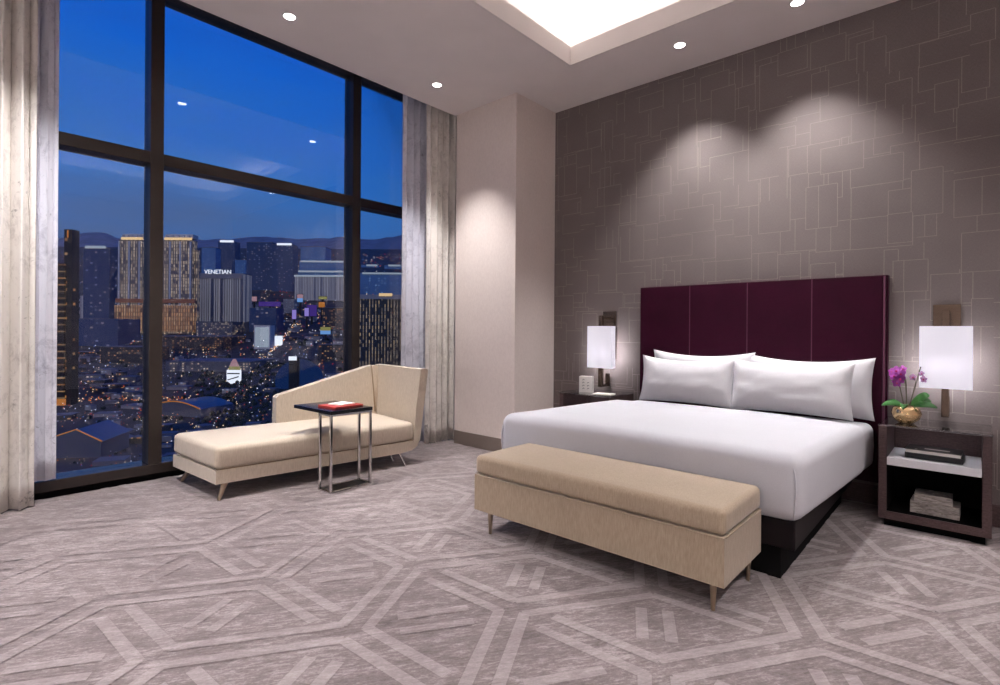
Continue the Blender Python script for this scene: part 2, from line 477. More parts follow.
# ---------------------------------------------------------------- curtains
def curtain(name, y0, y1, xc, amp, folds, z0, z1, mat, label, thick=0.006, seed=0, flare=0.0):
    rr = random.Random(seed); bm = bmesh.new()
    NU, NV = folds * 10, 26
    ph = [rr.uniform(-.5, .5) for _ in range(folds + 1)]; am = [rr.uniform(.6, 1.1) for _ in range(folds + 1)]
    rows = []
    for v in range(NV + 1):
        t = v / NV; z = z0 + (z1 - z0) * t; row = []
        for u in range(NU + 1):
            s = u / NU; k = s * folds; i = min(int(k), folds - 1); f = k - i
            a_ = am[i] * (1 - f) + am[i + 1] * f; p_ = ph[i] * (1 - f) + ph[i + 1] * f
            lo = 1 + flare * (1 - t) ** 2
            x = xc + math.sin(2 * PI * k + p_ + 0.25 * math.sin(3 * t + i)) * amp * a_ * (0.8 + 0.2 * lo)
            x += 0.008 * noise.noise(Vector((s * 9, t * 4, seed)))
            y = y0 + (y1 - y0) * s + 0.35 * (y1 - y0) / folds * math.sin(4 * PI * k + p_) * 0.4
            y = (y - (y0 + y1) / 2) * lo + (y0 + y1) / 2
            row.append(bm.verts.new((x, y, z)))
        rows.append(row)
    for a, b in zip(rows, rows[1:]):
        for u in range(NU): bm.faces.new((a[u], a[u + 1], b[u + 1], b[u]))
    bmesh.ops.recalc_face_normals(bm, faces=bm.faces)
    bm.normal_update()
    back = [[bm.verts.new(v.co - v.normal * thick) for v in row] for row in rows]
    for a, b in zip(back, back[1:]):
        for u in range(NU): bm.faces.new((a[u], b[u], b[u + 1], a[u + 1]))
    def rim(q): return q[0] + [r_[-1] for r_ in q[1:]] + q[-1][-2::-1] + [r_[0] for r_ in q[-2:0:-1]]
    ra, rb = rim(rows), rim(back)
    for k in range(len(ra)): bm.faces.new((ra[k], rb[k], rb[(k + 1) % len(ra)], ra[(k + 1) % len(ra)]))
    o = finish(name, bm, mat, smooth=True)
    return tag(o, label, 'curtain')
curtain('curtain', -5.3, -4.63, -0.62, 0.07, 6, 0.012, 4.8, M['drape'], 'beige marbled full-length drape at the left edge of the view', seed=1)
curtain('sheer_curtain', -5.0, -4.475, -0.76, 0.022, 6, 0.165, 4.8, M['sheer'], 'pale grey-blue sheer curtain with hem on the window sill, left end', 0.003, seed=2)
curtain('curtain', -1.06, -0.57, -0.19, 0.065, 5, 0.012, 4.8, M['drape'], 'cream marbled drape hanging against the corner pier, right of the window', seed=3)
curtain('sheer_curtain', -1.31, -0.90, -0.34, 0.05, 4, 0.012, 4.8, M['sheer'], 'greyish sheer curtain between the window glass and the drape by the pier', 0.003, seed=4)

# ---------------------------------------------------------------- downlights and added fill lights
def spot(loc, power, angle=70, blend=0.6, size=0.04, col=(1, 0.958, 0.96), name='downlight_or_fill_lamp', tilt=(0, 0, 0)):
    l = bpy.data.lights.new(name, 'SPOT'); l.energy = power; l.spot_size = R(angle); l.spot_blend = blend
    l.shadow_soft_size = size; l.color = col
    o = bpy.data.objects.new(name, l); COL.objects.link(o); o.location = loc; o.rotation_euler = tilt
    return o
def downlight(x, y, label, power, angle=75, blend=0.7, vis=True):
    t = thing('downlight', label, 'ceiling light', (x, y, H), group='recessed ceiling downlights')
    bm = bmesh.new(); n = 32
    prof = [(0.046, -0.001), (0.052, -0.004), (0.062, -0.003), (0.063, 0.0005)]
    rings = [[bm.verts.new((r_ * math.cos(2 * PI * k / n), r_ * math.sin(2 * PI * k / n), z)) for k in range(n)] for r_, z in prof]
    for a, b in zip(rings, rings[1:]):
        for k in range(n): bm.faces.new((a[k], a[(k + 1) % n], b[(k + 1) % n], b[k]))
    finish('trim_ring', bm, M['trim'], t, True)
    bm = bmesh.new(); lathe(bm, [(0.0465, -0.0005), (0.0465, -0.002), (0.03, -0.004)], n)
    finish('lens', bm, M['lens'], t)
    spot((x, y, H - 0.012), power, angle, blend)
downlight(0.43, -3.12, 'round ceiling downlight above the chaise, nearest the big window', 300)
downlight(0.43, -1.45, 'round ceiling downlight in front of the pale corner pier', 330)
downlight(2.75, -0.50, 'round ceiling downlight above the left half of the headboard', 270, 88, 0.7)
downlight(3.73, -0.50, 'round ceiling downlight at the top edge, above right half of the bed', 270, 88, 0.7)
for x, y in ((0.43, -4.8), (6.2, -1.3), (6.2, -3.2), (6.2, -5.2), (2.3, -6.4), (4.2, -6.4)):  # unseen spots without fixtures, added to fill the room with light
    spot((x, y, H - 0.012), 440 if x < 1 else (150 if y > -2 else 260), 110, 0.8)
for x, y in ((6.1, -7.3), (1.2, -7.5)):      # added fill lights behind the camera, no lamp stands there
    l = bpy.data.lights.new('room_fill_glow', 'POINT'); l.energy = 28; l.shadow_soft_size = 0.3; l.color = (1, 0.965, 0.95)
    o = bpy.data.objects.new('room_fill_glow', l); COL.objects.link(o); o.location = (x, y, 1.7)

# ---------------------------------------------------------------- bed
bed = thing('bed', 'king bed with tall plum leather headboard and dark platform base', 'bed', (3.2, -1.0, 0))
bed_in = Matrix.Translation((-3.2, 1.0, 0))
def bedpart(name, bm, mats, smooth=False, par=None):
    bm.transform(bed_in); return finish(name, bm, mats, par or bed, smooth)
bm = bmesh.new(); box(bm, 1.99, 4.075, -1.985, -0.12, 0.18, 0.345, bev=0.008)
bedpart('bed_rail', bm, M['darkwood'])
bedpart('plinth', BX(2.1, 3.998, -1.965, -0.12, 0, 0.18), M['black'])
hb = bedpart('headboard', BX(2.164, 4.298, -0.085, -0.002, 0.2, 1.868, bev=0.004), M['plum'])
def panel(x0, x1):
    return rounded(x0, x1, -0.103, -0.082, 0.22, 1.862, 0.008, 3)
for x0, x1 in ((2.17, 2.697), (2.705, 3.238), (3.246, 3.764), (3.772, 4.265)):
    bedpart('panel', panel(x0, x1), M['plum'], 30, hb)
for x in (2.701, 3.242, 3.768, 4.276):
    bedpart('seam_strip', BX(x - 0.0075, x + 0.0075, -0.1015, -0.08, 0.22, 1.862), M['seam'], False, hb)
# mattress: slightly out of square, as in the photo
def quadwarp(p00, p10, p11, p01):
    def f(u, v):
        return (Vector(p00) * (1 - u) * (1 - v) + Vector(p10) * u * (1 - v) + Vector(p11) * u * v + Vector(p01) * (1 - u) * v)
    return f
QW = quadwarp((1.90, -2.02), (4.107, -2.02), (4.235, -0.13), (2.16, -0.13))
def mattress_fn(inset=0.0, crown=0.03, drop=0.0):
    def f(c):
        u, v = c.x, c.y
        q = QW(u, v)
        z = c.z
        if z > 0.6: z += crown * (1 - (2 * u - 1) ** 2) * (1 - (2 * v - 1) ** 2)
        nz = noise.noise(Vector((q.x * 2.1, q.y * 2.1, z * 2))) * 0.006 + noise.noise(Vector((q.x * 6, q.y * 6, z * 5))) * 0.0015
        k = 1.0
        bul = 0.012 * math.sin(PI * min(1, max(0, (z - 0.34) / 0.38)))
        x = q.x + (bul + nz) * (1 if u > .5 else -1) * (abs(2 * u - 1) > .93)
        y = q.y - (bul + nz) * (v < .04)
        return Vector((x, y, z + nz * (z > .6)))
    return f
def softbed(u0, u1, v0, v1, z0, z1, r):
    # build in metres, round, then map to unit square before the warp
    bm = rounded(u0 * 2.15, u1 * 2.15, v0 * 1.92, v1 * 1.92, z0, z1, r, 6, 0.16)
    fn = mattress_fn()
    for v in bm.verts: v.co = fn(Vector((v.co.x / 2.15, v.co.y / 1.92, v.co.z)))
    return bm
bedpart('mattress', softbed(0.01, 0.992, 0.012, 0.99, 0.338, 0.69, 0.06), M['linen'], True)
bm = softbed(0.0, 1.0, 0.0, 0.80, 0.335, 0.722, 0.08)
cov = finish('coverlet', bm, M['linen'], smooth=True)
tag(cov, 'smooth white box-fitted coverlet drawn over the king mattress', 'bedspread')
for cx_, sx in ((4.10, 1), (1.907, -1)):
    bm = bmesh.new(); pts = []
    for k in range(9):
        t = k / 8
        pts.append((cx_ - 0.026 * sx - sx * 0.03 * (t ** 8) + sx * 0.012 * math.sin(PI * t), -2.017 + 0.03 * (t ** 8) - 0.008 * math.sin(PI * t), 0.365 + 0.335 * t))
    tube(bm, pts, 0.0045, 8)
    finish('corner_cord', bm, M['linen'], cov, True)

# pillows
def pillow(w, h, t, loc, lean, rz, label, seed, sag=0.03):
    bm = bmesh.new(); N = 28; NH = 18
    def surf(sgn):
        rows = []
        for j in range(NH + 1):
            v = -1 + 2 * j / NH; row = []
            for i in range(N + 1):
                u = -1 + 2 * i / N
                ear = 1 - 0.05 * (1 - v * v) ; ear2 = 1 - 0.085 * (1 - abs(u) ** 2.2)
                x = w / 2 * u * ear; z = h / 2 * v * ear2
                th = t / 2 * (max(0, 1 - abs(u) ** 3.2) ** 0.62) * (max(0, 1 - abs(v) ** 2.6) ** 0.62)
                th *= 1 + 0.08 * noise.noise(Vector((u * 2, v * 2, seed)))
                y = sgn * (th + 0.003) + 0.006 * noise.noise(Vector((u * 2.5, v * 2.5, seed + 5))) + 0.003 * noise.noise(Vector((u * 7, v * 5, seed)))
                z -= sag * (1 - u * u) * (v > 0) * v * v
                row.append(bm.verts.new((x, y, z + h / 2)))
            rows.append(row)
        return rows
    A, B = surf(-1), surf(1)
    for Rw in (A, B):
        for a, b in zip(Rw, Rw[1:]):
            for i in range(N): bm.faces.new((a[i], a[i + 1], b[i + 1], b[i]))
    def edge(rows): return rows[0][:] + [r[-1] for r in rows[1:]] + rows[-1][-2::-1] + [r[0] for r in rows[-2:0:-1]]
    ea, eb = edge(A), edge(B)
    for k in range(len(ea)):
        bm.faces.new((ea[k], ea[(k + 1) % len(ea)], eb[(k + 1) % len(ea)], eb[k]))
    bmesh.ops.recalc_face_normals(bm, faces=bm.faces)
    o = finish('pillow', bm, M['pillowcase'], smooth=True)
    o.location = loc; o.rotation_euler = (R(lean), 0, R(rz))
    return tag(o, label, 'pillow', 'white pillows on the bed')
pillow(0.98, 0.51, 0.16, (2.845, -0.20, 0.712), -4, 0, 'rear left white pillow, leaning on the plum headboard', 3)
pillow(0.96, 0.50, 0.16, (3.75, -0.20, 0.708), -4, 0, 'rear right white pillow, against headboard nearest the orchid', 9)
pillow(0.90, 0.455, 0.17, (2.77, -0.41, 0.72), -10, 0, 'front left white pillow on the bed', 14)
pillow(0.93, 0.455, 0.17, (3.655, -0.41, 0.72), -10, 0, 'front right white pillow on the bed', 21)

# ---------------------------------------------------------------- bench at the bed foot
bench = thing('storage_bench', 'beige upholstered storage bench with padded lid at the bed foot', 'bench', (3.06, -2.355, 0))
BI = Matrix.Translation((-3.06, 2.355, 0))
def bpart(name, bm, mats, smooth=False, par=None):
    bm.transform(BI); return finish(name, bm, mats, par or bench, smooth)
bx0, bx1, by0, by1 = 2.218, 3.915, -2.64, -2.045
bpart('body', rounded(bx0, bx1, by0, by1, 0.155, 0.3985, 0.010, 3), M['cream'], 40)
def lidfn(c):
    u = (c.x - bx0) / (bx1 - bx0) * 2 - 1; v = (c.y - by0) / (by1 - by0) * 2 - 1
    if c.z > 0.5: c.z += 0.016 * (1 - u ** 4) * (1 - v ** 2)
    return c
lid = bpart('cushion_lid', rounded(bx0 - .001, bx1 + .001, by0 - .001, by1 + .001, 0.399, 0.532, 0.034, 5, 0.09, lidfn), M['cream'], True)
bm = bmesh.new()
z, e = 0.3985, -0.003
tube(bm, [(bx0 + e, by0 + .02, z), (bx0 + .02, by0 + e, z), (bx1 - .02, by0 + e, z), (bx1 - e, by0 + .02, z), (bx1 - e, by1 - .02, z), (bx1 - .02, by1 - e, z), (bx0 + .02, by1 - e, z), (bx0 + e, by1 - .02, z), (bx0 + e, by0 + .02, z)], 0.004, 6)
bpart('piping', bm, M['cream'], True, lid)
for x, y in ((2.333, -2.6), (3.84, -2.575), (2.333, -2.13), (3.868, -2.12)):
    bm = bmesh.new(); tube(bm, [(x, y, 0), (x, y, 0.02), (x, y, 0.158)], [0.010, 0.011, 0.02], 14)
    bpart('leg', bm, M['champagne'], 40)

# ---------------------------------------------------------------- chaise
ch = thing('chaise_lounge', 'cream upholstered chaise lounge with one sloping arm by the window', 'chaise', (-0.18, -3.634, 0), R(-6.5))
base_prof = [(-0.0, 0.135), (1.80, 0.135), (1.92, 0.15), (1.985, 0.185), (2.01, 0.245), (0.0, 0.245)]
bm = bmesh.new(); extrude_poly(bm, [(-0.47, y, z) for y, z in base_prof], (0.89, 0, 0))
for v in bm.verts: v.co.y += (0.16 * v.co.x) * max(0, 1 - v.co.y / 1.9)
bmesh.ops.bevel(bm, geom=[e for e in bm.edges if e.calc_face_angle(0) > 0.4], offset=0.012, segments=3, profile=0.5, affect='EDGES')
finish('base', bm, M['cream2'], ch, 40)
def seatfn(c):
    u = (c.x + .025) / .44; v = (c.y - .96) / .97
    if c.z > 0.36: c.z += 0.012 * (1 - min(1, abs(u)) ** 3) * (1 - min(1, abs(v)) ** 4)
    c.y += (0.16 * c.x) * max(0, 1 - c.y / 1.9)
    return c
finish('seat_cushion', rounded(-0.47, 0.425, -0.005, 1.94, 0.249, 0.44, 0.045, 5, 0.12, seatfn), M['cream2'], ch, True)
finish('seam_gap', BX(-0.45, 0.405, 0.08, 1.95, 0.24, 0.252), M['piping'], ch)
# backrest: upright slab leaning outward
bp = [(1.935, 0.20), (2.012, 0.24), (2.06, 0.6), (2.108, 0.975), (2.085, 0.99), (2.02, 0.985), (1.965, 0.6)]
bm = bmesh.new(); extrude_poly(bm, [(-0.44, y, z) for y, z in bp], (0.865, 0, 0))
for v in bm.verts:
    if v.co.x < 0 and v.co.z > .5: v.co.y -= 0.07 * (v.co.z - .5) / .5; v.co.z += 0.012
bmesh.ops.bevel(bm, geom=[e for e in bm.edges if e.calc_face_angle(0) > 0.3], offset=0.016, segments=3, profile=0.5, affect='EDGES')
finish('backrest', bm, M['cream2'], ch, 40)
ap = [(0.81, 0.25), (2.0, 0.25), (2.03, 0.98), (1.90, 0.99), (1.83, 0.98), (0.84, 0.725), (0.81, 0.70)]
bm = bmesh.new(); extrude_poly(bm, [(-0.49, y, z) for y, z in ap], (0.115, 0, 0))
bmesh.ops.bevel(bm, geom=[e for e in bm.edges if e.calc_face_angle(0) > 0.3], offset=0.018, segments=3, profile=0.5, affect='EDGES')
finish('arm', bm, M['cream2'], ch, 40)
bm = bmesh.new(); tube(bm, [(-0.372, 1.918, 0.46), (-0.372, 1.90, 0.7), (-0.372, 1.87, 0.99)], 0.007, 8)
finish('corner_seam', bm, M['piping'], ch, True)
for x, y, dx, dy in ((-0.36, 0.06, -0.04, -0.08), (0.36, 0.15, 0.05, -0.06), (0.34, 1.80, 0.08, 0.04), (0.12, 1.80, 0.05, 0.04), (-0.36, 1.72, -0.05, 0.09)):
    big = y < 1
    bm = bmesh.new(); tube(bm, [(x + dx, y + dy, 0), (x, y, 0.137)], [0.013 if big else 0.009, 0.03 if big else 0.012], 14)
    finish('leg', bm, M['champagne'] if big else M['chrome'], ch, 40)

# ---------------------------------------------------------------- C-shaped side table
st = thing('side_table', 'slim chrome-legged side table with black top reaching over the chaise', 'side table', (0.64, -2.68, 0), R(1))
tx0, tx1, ty0, ty1, tz = -0.09, 0.085, -0.195, 0.205, 0.70
finish('table_top', BX(-0.52, 0.098, -0.21, 0.22, tz - 0.03, tz, bev=0.003), M['blacktop'], st)
fr = bmesh.new()
def flat(bm, x0, x1, y0, y1, z0, z1): box(bm, x0, x1, y0, y1, z0, z1, bev=0.002, seg=1)
flat(fr, tx0, tx1, ty0 - .011, ty0 + .011, 0, 0.014); flat(fr, tx0, tx1, ty1 - .011, ty1 + .011, 0, 0.014)
flat(fr, tx1 - .011, tx1 + .011, ty0 - .011, ty1 + .011, 0, 0.014); flat(fr, tx0 - .011, tx0 + .011, ty0 - .011, ty1 + .011, 0, 0.014)
finish('base_frame', fr, M['chrome'], st)
finish('base_plate', BX(tx0 + .011, tx1 - .011, ty0 + .011, ty1 - .011, 0.001, 0.011), M['blackmetal'], st)
for x, y in ((tx0, ty0), (tx1, ty0), (tx0, ty1), (tx1, ty1)):
    finish('leg', BX(x - .011, x + .011, y - .011, y + .011, 0.012, tz - 0.03, bev=0.004), M['chrome'], st)
finish('top_frame', BX(tx0 - .011, tx1 + .011, ty0 - .011, ty1 + .011, tz - 0.046, tz - 0.029, bev=0.002), M['chrome'], st)
tr = finish('serving_tray', rounded(-0.13, 0.13, -0.15, 0.15, 0, 0.015, 0.005, 2), M['red'], smooth=40)
tr.location = (0.50, -2.64, tz); tr.rotation_euler = (0, 0, R(4)); tag(tr, 'flat coral-red leather folder on the black side table', 'folder')
pp = finish('notepad', rounded(-0.085, 0.085, -0.085, 0.085, 0, 0.009, 0.003, 2), M['paper'], smooth=40)
pp.location = (0.48, -2.62, tz + 0.015); pp.rotation_euler = (0, 0, R(10)); tag(pp, 'small white notepad lying on the coral-red folder', 'notepad')

# ---------------------------------------------------------------- nightstands
def nightstand(x0, label):
    W, D, Z0, Z1 = 0.61, 0.52, 0.06, 0.74
    t = thing('nightstand', label, 'nightstand', (x0, -0.55, 0))
    bm = bmesh.new(); s = 0.048
    box(bm, 0, s, 0, D, Z0, Z1 - .012, bev=0.002, seg=1); box(bm, W - s, W, 0, D, Z0, Z1 - .012, bev=0.002, seg=1)
    box(bm, s, W - s, 0.0, D, Z0, 0.115); box(bm, s, W - s, D - 0.02, D, 0.115, Z1 - .012)
    box(bm, s, W - s, 0.004, D - 0.02, 0.46, 0.472)
    finish('carcass', bm, M['wood'], t)
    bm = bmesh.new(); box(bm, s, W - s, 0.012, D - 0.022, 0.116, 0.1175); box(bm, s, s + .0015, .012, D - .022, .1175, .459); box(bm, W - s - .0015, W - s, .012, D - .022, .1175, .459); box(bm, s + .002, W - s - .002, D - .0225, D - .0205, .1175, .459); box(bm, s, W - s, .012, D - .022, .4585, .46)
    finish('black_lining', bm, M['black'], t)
    bm = bmesh.new(); box(bm, s + .002, W - s - .002, -0.004, 0.012, 0.452, 0.508, bev=0.002, seg=1); box(bm, s + .002, W - s - .002, 0.012, D - .03, 0.474, 0.502)
    finish('tray_shelf', bm, M['white'], t)
    bm = bmesh.new(); box(bm, -0.004, W + .004, -0.004, D, Z1 - 0.012, Z1, bev=0.002, seg=1)
    finish('glass_top', bm, M['greyglass'], t)
    finish('plinth', BX(0.03, W - .03, 0.05, D - .03, 0, Z0), M['black'], t)
    return t
nightstand(4.295, 'open dark wood nightstand right of the bed, holding books and orchid')
nightstand(1.45, 'dark wood nightstand left of the bed, mostly hidden by it')

# ---------------------------------------------------------------- wall sconces
def sconce(xc, label):
    t = thing('wall_sconce', label, 'wall lamp', (xc, 0, 1.3))
    z = lambda v: v - 1.3
    finish('backplate', BX(-0.082, 0.082, -0.022, 0.0, z(1.09), z(1.625), bev=0.003), M['nickel'], t)
    bm = bmesh.new()
    box(bm, -0.022, 0.022, -0.20, -0.018, z(1.535), z(1.56), bev=0.003); box(bm, -0.022, 0.022, -0.215, -0.17, z(0.79), z(1.575), bev=0.003)
    box(bm, -0.022, 0.022, -0.18, -0.035, z(0.79), z(0.815), bev=0.003); box(bm, -0.022, 0.022, -0.06, -0.035, z(0.79), z(0.93), bev=0.003)
    finish('arm', bm, M['nickel'], t)
    w, dp, z0, z1 = 0.150, 0.045, z(1.0), z(1.458)
    bm = bmesh.new(); yc = -0.19; th = 0.003
    box(bm, -w, w, yc - dp, yc - dp + th, z0, z1); box(bm, -w, -w + th, yc - dp + th, yc + dp, z0, z1); box(bm, w - th, w, yc - dp + th, yc + dp, z0, z1)
    finish('lamp_shade', bm, M['shade'], t)
    for sx in (-1, 1):
        b = bmesh.new(); bmesh.ops.create_uvsphere(b, u_segments=16, v_segments=10, radius=0.026, matrix=Matrix.Translation((0.05 * sx, yc - 0.01, z(1.22))))
        finish('bulb', b, M['bulb'], t, True)
        l = bpy.data.lights.new('sconce_lamp', 'POINT'); l.energy = 5.5; l.shadow_soft_size = 0.04; l.color = (0.98, 0.95, 1)
        o = bpy.data.objects.new('sconce_lamp', l); COL.objects.link(o); o.location = (xc + 0.05 * sx, yc - 0.01, 1.16)
    return t
sconce(1.748, 'bronze wall lamp with rectangular white shade left of the headboard')
sconce(4.655, 'bronze wall lamp with rectangular white shade beside the orchid, right of bed')

# ---------------------------------------------------------------- things on the nightstands
def book(name, w, d, h, cover, loc, rz, label, grp, pages=True, cat='book'):
    t = thing(name, label, cat, loc, R(rz), grp)
    bm = bmesh.new(); box(bm, -w / 2, w / 2, -d / 2, d / 2, 0, 0.004, bev=0.001, seg=1); box(bm, -w / 2, w / 2, -d / 2, d / 2, h - 0.004, h, bev=0.001, seg=1); box(bm, -w / 2, w / 2, d / 2 - .004, d / 2, 0, h)
    finish('cover', bm, cover, t)
    finish('pages', BX(-w / 2 + .004, w / 2 - .004, -d / 2 + .003, d / 2 - .004, 0.004, h - .004), M['paper'], t)
    return t
g = 'books on the white shelf of the right nightstand'
t = thing('book', 'black-covered book at the bottom of the pair on the white shelf', 'book', (4.605, -0.36, 0.508), R(-2), g)
finish('cover', rounded(-.16, .16, -.11, .11, 0, .034, .004, 2), M['blackbook'], t, 40)
t = book('book', .31, .215, .03, M['blackbook'], (4.60, -.36, .542), -2, 'book with white page edges and black cover on top of the pair', g)
bm = bmesh.new(); box(bm, -.05, .09, -.045, -.01, 0.0302, 0.031); box(bm, -.1, -.085, -.1, -.08, 0.0302, 0.031)
finish('cover_panel', bm, M['paper'], t)
b1 = finish('storage_box', rounded(-.135, .135, -.10, .10, 0, .082, .004, 2), M['marble'], smooth=40); b1.location = (4.61, -.36, .1175)
tag(b1, 'larger grey marbled box at the bottom of right nightstand', 'box', 'grey boxes in the right nightstand'); b1.rotation_euler = (0, 0, R(-1))
b2 = finish('storage_box', rounded(-.105, .105, -.085, .085, 0, .055, .008, 2), M['marble'], smooth=40); b2.location = (4.60, -.36, .1995)
tag(b2, 'smaller grey marbled box lying on the larger grey box', 'box', 'grey boxes in the right nightstand'); b2.rotation_euler = (0, 0, R(1))

# orchid
orc = thing('potted_orchid', 'purple orchid in a hammered gold bowl on the right nightstand', 'plant', (4.44, -0.35, 0.74))
bm = bmesh.new()
lathe(bm, [(0.03, 0), (0.05, 0.004), (0.08, 0.034), (0.09, 0.072), (0.08, 0.112), (0.052, 0.136), (0.048, 0.132), (0.06, 0.11), (0.02, 0.105)], 32)
for v in bm.verts:
    k = noise.noise(v.co * 34) * 0.007
    v.co.x *= 1 + k * 12; v.co.y *= 1 + k * 12
finish('pot', bm, M['gold'], orc, True)
def leaf(a, ln, rise, w, droop, roll=0):
    bm = bmesh.new(); n = 10; rows = []
    for i in range(n + 1):
        s = i / n; x = ln * s; z = rise * math.sin(PI * s * 0.75) - droop * s * s; hw = w * math.sin(PI * min(1, s * .93 + .05)) ** .7
        rows.append([bm.verts.new((x, -hw, z + hw * .25)), bm.verts.new((x, 0, z)), bm.verts.new((x, hw, z + hw * .25))])
    for p, q in zip(rows, rows[1:]):
        for k in range(2): bm.faces.new((p[k], q[k], q[k + 1], p[k + 1]))
    bmesh.ops.recalc_face_normals(bm, faces=bm.faces); bmesh.ops.solidify(bm, geom=bm.faces[:], thickness=.003)
    bm.transform(Matrix.Translation((0.015 * math.cos(a), 0.015 * math.sin(a), 0.122)) @ Matrix.Rotation(a, 4, 'Z') @ Matrix.Rotation(R(roll), 4, 'X'))
    finish('leaf', bm, M['leaf'], orc, True)
leaf(R(190), .135, .05, .028, .04, -48); leaf(R(-6), .165, .05, .028, .02, 48); leaf(R(40), .09, .09, .03, -.06, 40); leaf(R(-100), .08, .03, .022, .03); leaf(R(20), .12, .07, .028, -.02, 45)
def stempath(dx, dy, h, curve): return [(dx * .2 + curve * (s ** 2) * .3 + dx * s, dy * s, 0.09 + h * s) for s in [k / 8 for k in range(9)]]
stems = [(-.045, -.01, .27, -.02), (0.0, .02, .25, -.03), (.06, .02, .33, .03)]
for s_ in stems:
    bm = bmesh.new(); tube(bm, stempath(*s_), 0.0035, 8); finish('stem', bm, M['stem'], orc, True)
def flower(x, y, z, rx, rz, sc, pale=False):
    bm = bmesh.new()
    for k in range(5):
        a = 2 * PI * k / 5 + .3; wd = .019 if k % 2 else .015
        ring_ = []
        for q in range(10):
            b = 2 * PI * q / 10; px, py = .022 + .02 * math.cos(b), wd * math.sin(b)
            ring_.append(bm.verts.new((px * math.cos(a) - py * math.sin(a), -.004 + .12 * (px * px + py * py) / .05 * .06, px * math.sin(a) + py * math.cos(a))))
        bm.faces.new(ring_)
    bmesh.ops.solidify(bm, geom=bm.faces[:], thickness=.0025)
    mt = Matrix.Translation((x, y, z)) @ Matrix.Rotation(rz, 4, 'Z') @ Matrix.Rotation(rx, 4, 'X') @ Matrix.Scale(sc * .86, 4)
    bm.transform(mt); f = finish('flower', bm, M['petalpale'] if pale else M['petal'], orc, True)
    b = bmesh.new(); bmesh.ops.create_icosphere(b, subdivisions=2, radius=.009, matrix=Matrix.Translation((0, -.008, -.004)) @ Matrix.Diagonal((1, .9, 1.2, 1))); b.transform(mt)
    finish('flower_lip', b, M['lip'], f, True)
for q in ((-.06, -.03, .385, .1, .1, 1), (-.03, -.03, .365, .2, -.3, 1), (-.075, -.02, .345, 0, .4, .95), (-.035, -.035, .325, -.1, 0, 1), (-.055, -.03, .295, -.2, .2, .9), (-.02, -.015, .4, .2, -.4, .8), (-.09, -.01, .375, 0, .7, .8)):
    flower(*q)
flower(.10, .0, .33, .1, -.5, .75, True); flower(.085, .01, .37, .2, .3, .55, True); flower(.035, .01, .34, .1, .5, .7, True)

# left nightstand things
t = thing('clock_radio', 'small white upright box with grey marks on the left nightstand', 'clock', (1.665, -0.35, 0.74), R(18))
finish('body', rounded(-.07, .07, -.045, .045, 0, .172, .006, 3), M['paper'], t, 40)
for cx_, n_ in ((-.022, 4), (.03, 3)):
    bm = bmesh.new()
    for k in range(n_):
        z = .035 + k * .032
        tube(bm, [(cx_ - .012, -.0455, z), (cx_, -.0455, z + .012), (cx_ + .011, -.0455, z + .004)], .0028, 6)
    finish('marking', bm, M['ink'], t, True)
n_ = finish('notepad', rounded(-.10, .10, -.07, .07, 0, .008, .002, 2), M['paper'], smooth=40); n_.location = (1.91, -.40, .74)
n_.rotation_euler = (0, 0, R(6)); tag(n_, 'white notepad lying flat on the left nightstand', 'notepad')

# ---------------------------------------------------------------- the city below, real size and distance
TAB = [(120, 560), (200, 500), (240, 480), (370, 440), (560, 400), (760, 370), (1000, 345), (1200, 330), (1600, 310), (2100, 295), (2800, 280), (3800, 268), (5500, 258), (9000, 251), (16000, 248)]
def interp(x, pts):
    if x <= pts[0][0]: return pts[0][1]
    for (a, b), (c, d) in zip(pts, pts[1:]):
        if x <= c: return b + (d - b) * (x - a) / (c - a)
    return pts[-1][1]
def ground_z(D): return CAM.z + (CYP - interp(D, TAB)) / FPX * D
def dist_for(y): return interp(-y, [(-b, a) for a, b in TAB])
def site(px, D, dz=0.0):
    p = CAM + FW * D + R0 * ((px - 500) / FPX * D); p.z = ground_z(D) + dz; return p
def high(y, D): return CAM.z + (CYP - y) / FPX * D - ground_z(D)
# sloping valley floor
bm = bmesh.new(); rows = []
Ds = [120 * (16000 / 120) ** (k / 40) for k in range(41)]
for D in Ds:
    rows.append([bm.verts.new(site(-300 + 1400 * i / 40 - 500, D)) for i in range(41)])
for a, b in zip(rows, rows[1:]):
    for i in range(40): bm.faces.new((a[i], a[i + 1], b[i + 1], b[i]))
def ground_mat():
    t = NT('city_ground')
    n = t.noise(t.coord((1, 1, 1)), 0.02, 6, 0.7); n2 = t.noise(t.coord(), 0.004, 4)
    t.bsdf(t.ramp(t.math('ADD', t.math('MULTIPLY', n, .6), t.math('MULTIPLY', n2, .4)), [(0.35, srgb(24, 24, 27)), (0.55, srgb(56, 54, 56)), (0.7, srgb(104, 98, 96))]), 0.9); return t.m
struct('ground', bm, ground_mat())
# distant ridge
bm = bmesh.new(); rows = [[], [], []]
crest = [(-700, 244), (0, 243), (60, 241), (84, 236), (100, 235), (118, 241), (150, 244), (200, 242), (232, 241), (262, 238), (300, 241), (345, 238), (372, 241), (404, 235), (440, 238), (800, 243)]
for k in range(240):
    px = -700 + 1500 * k / 239
    y = interp(px, crest) + 1.6 * noise.noise(Vector((px * .09, 3, 1)))
    for r_, (D, yy) in enumerate(((9500, 266), (12500, None), (16000, 270))):
        p = CAM + FW * D + R0 * ((px - 500) / FPX * D)
        p.z = CAM.z + (CYP - (y if yy is None else yy)) / FPX * D
        rows[r_].append(bm.verts.new(p))
for a, b in zip(rows, rows[1:]):
    for i in range(239): bm.faces.new((a[i], a[i + 1], b[i + 1], b[i]))
struct('hills', bm, plain('hill_rock', srgb(120, 128, 140), 0.95, nscale=0.004, namt=0.2), smooth=True)

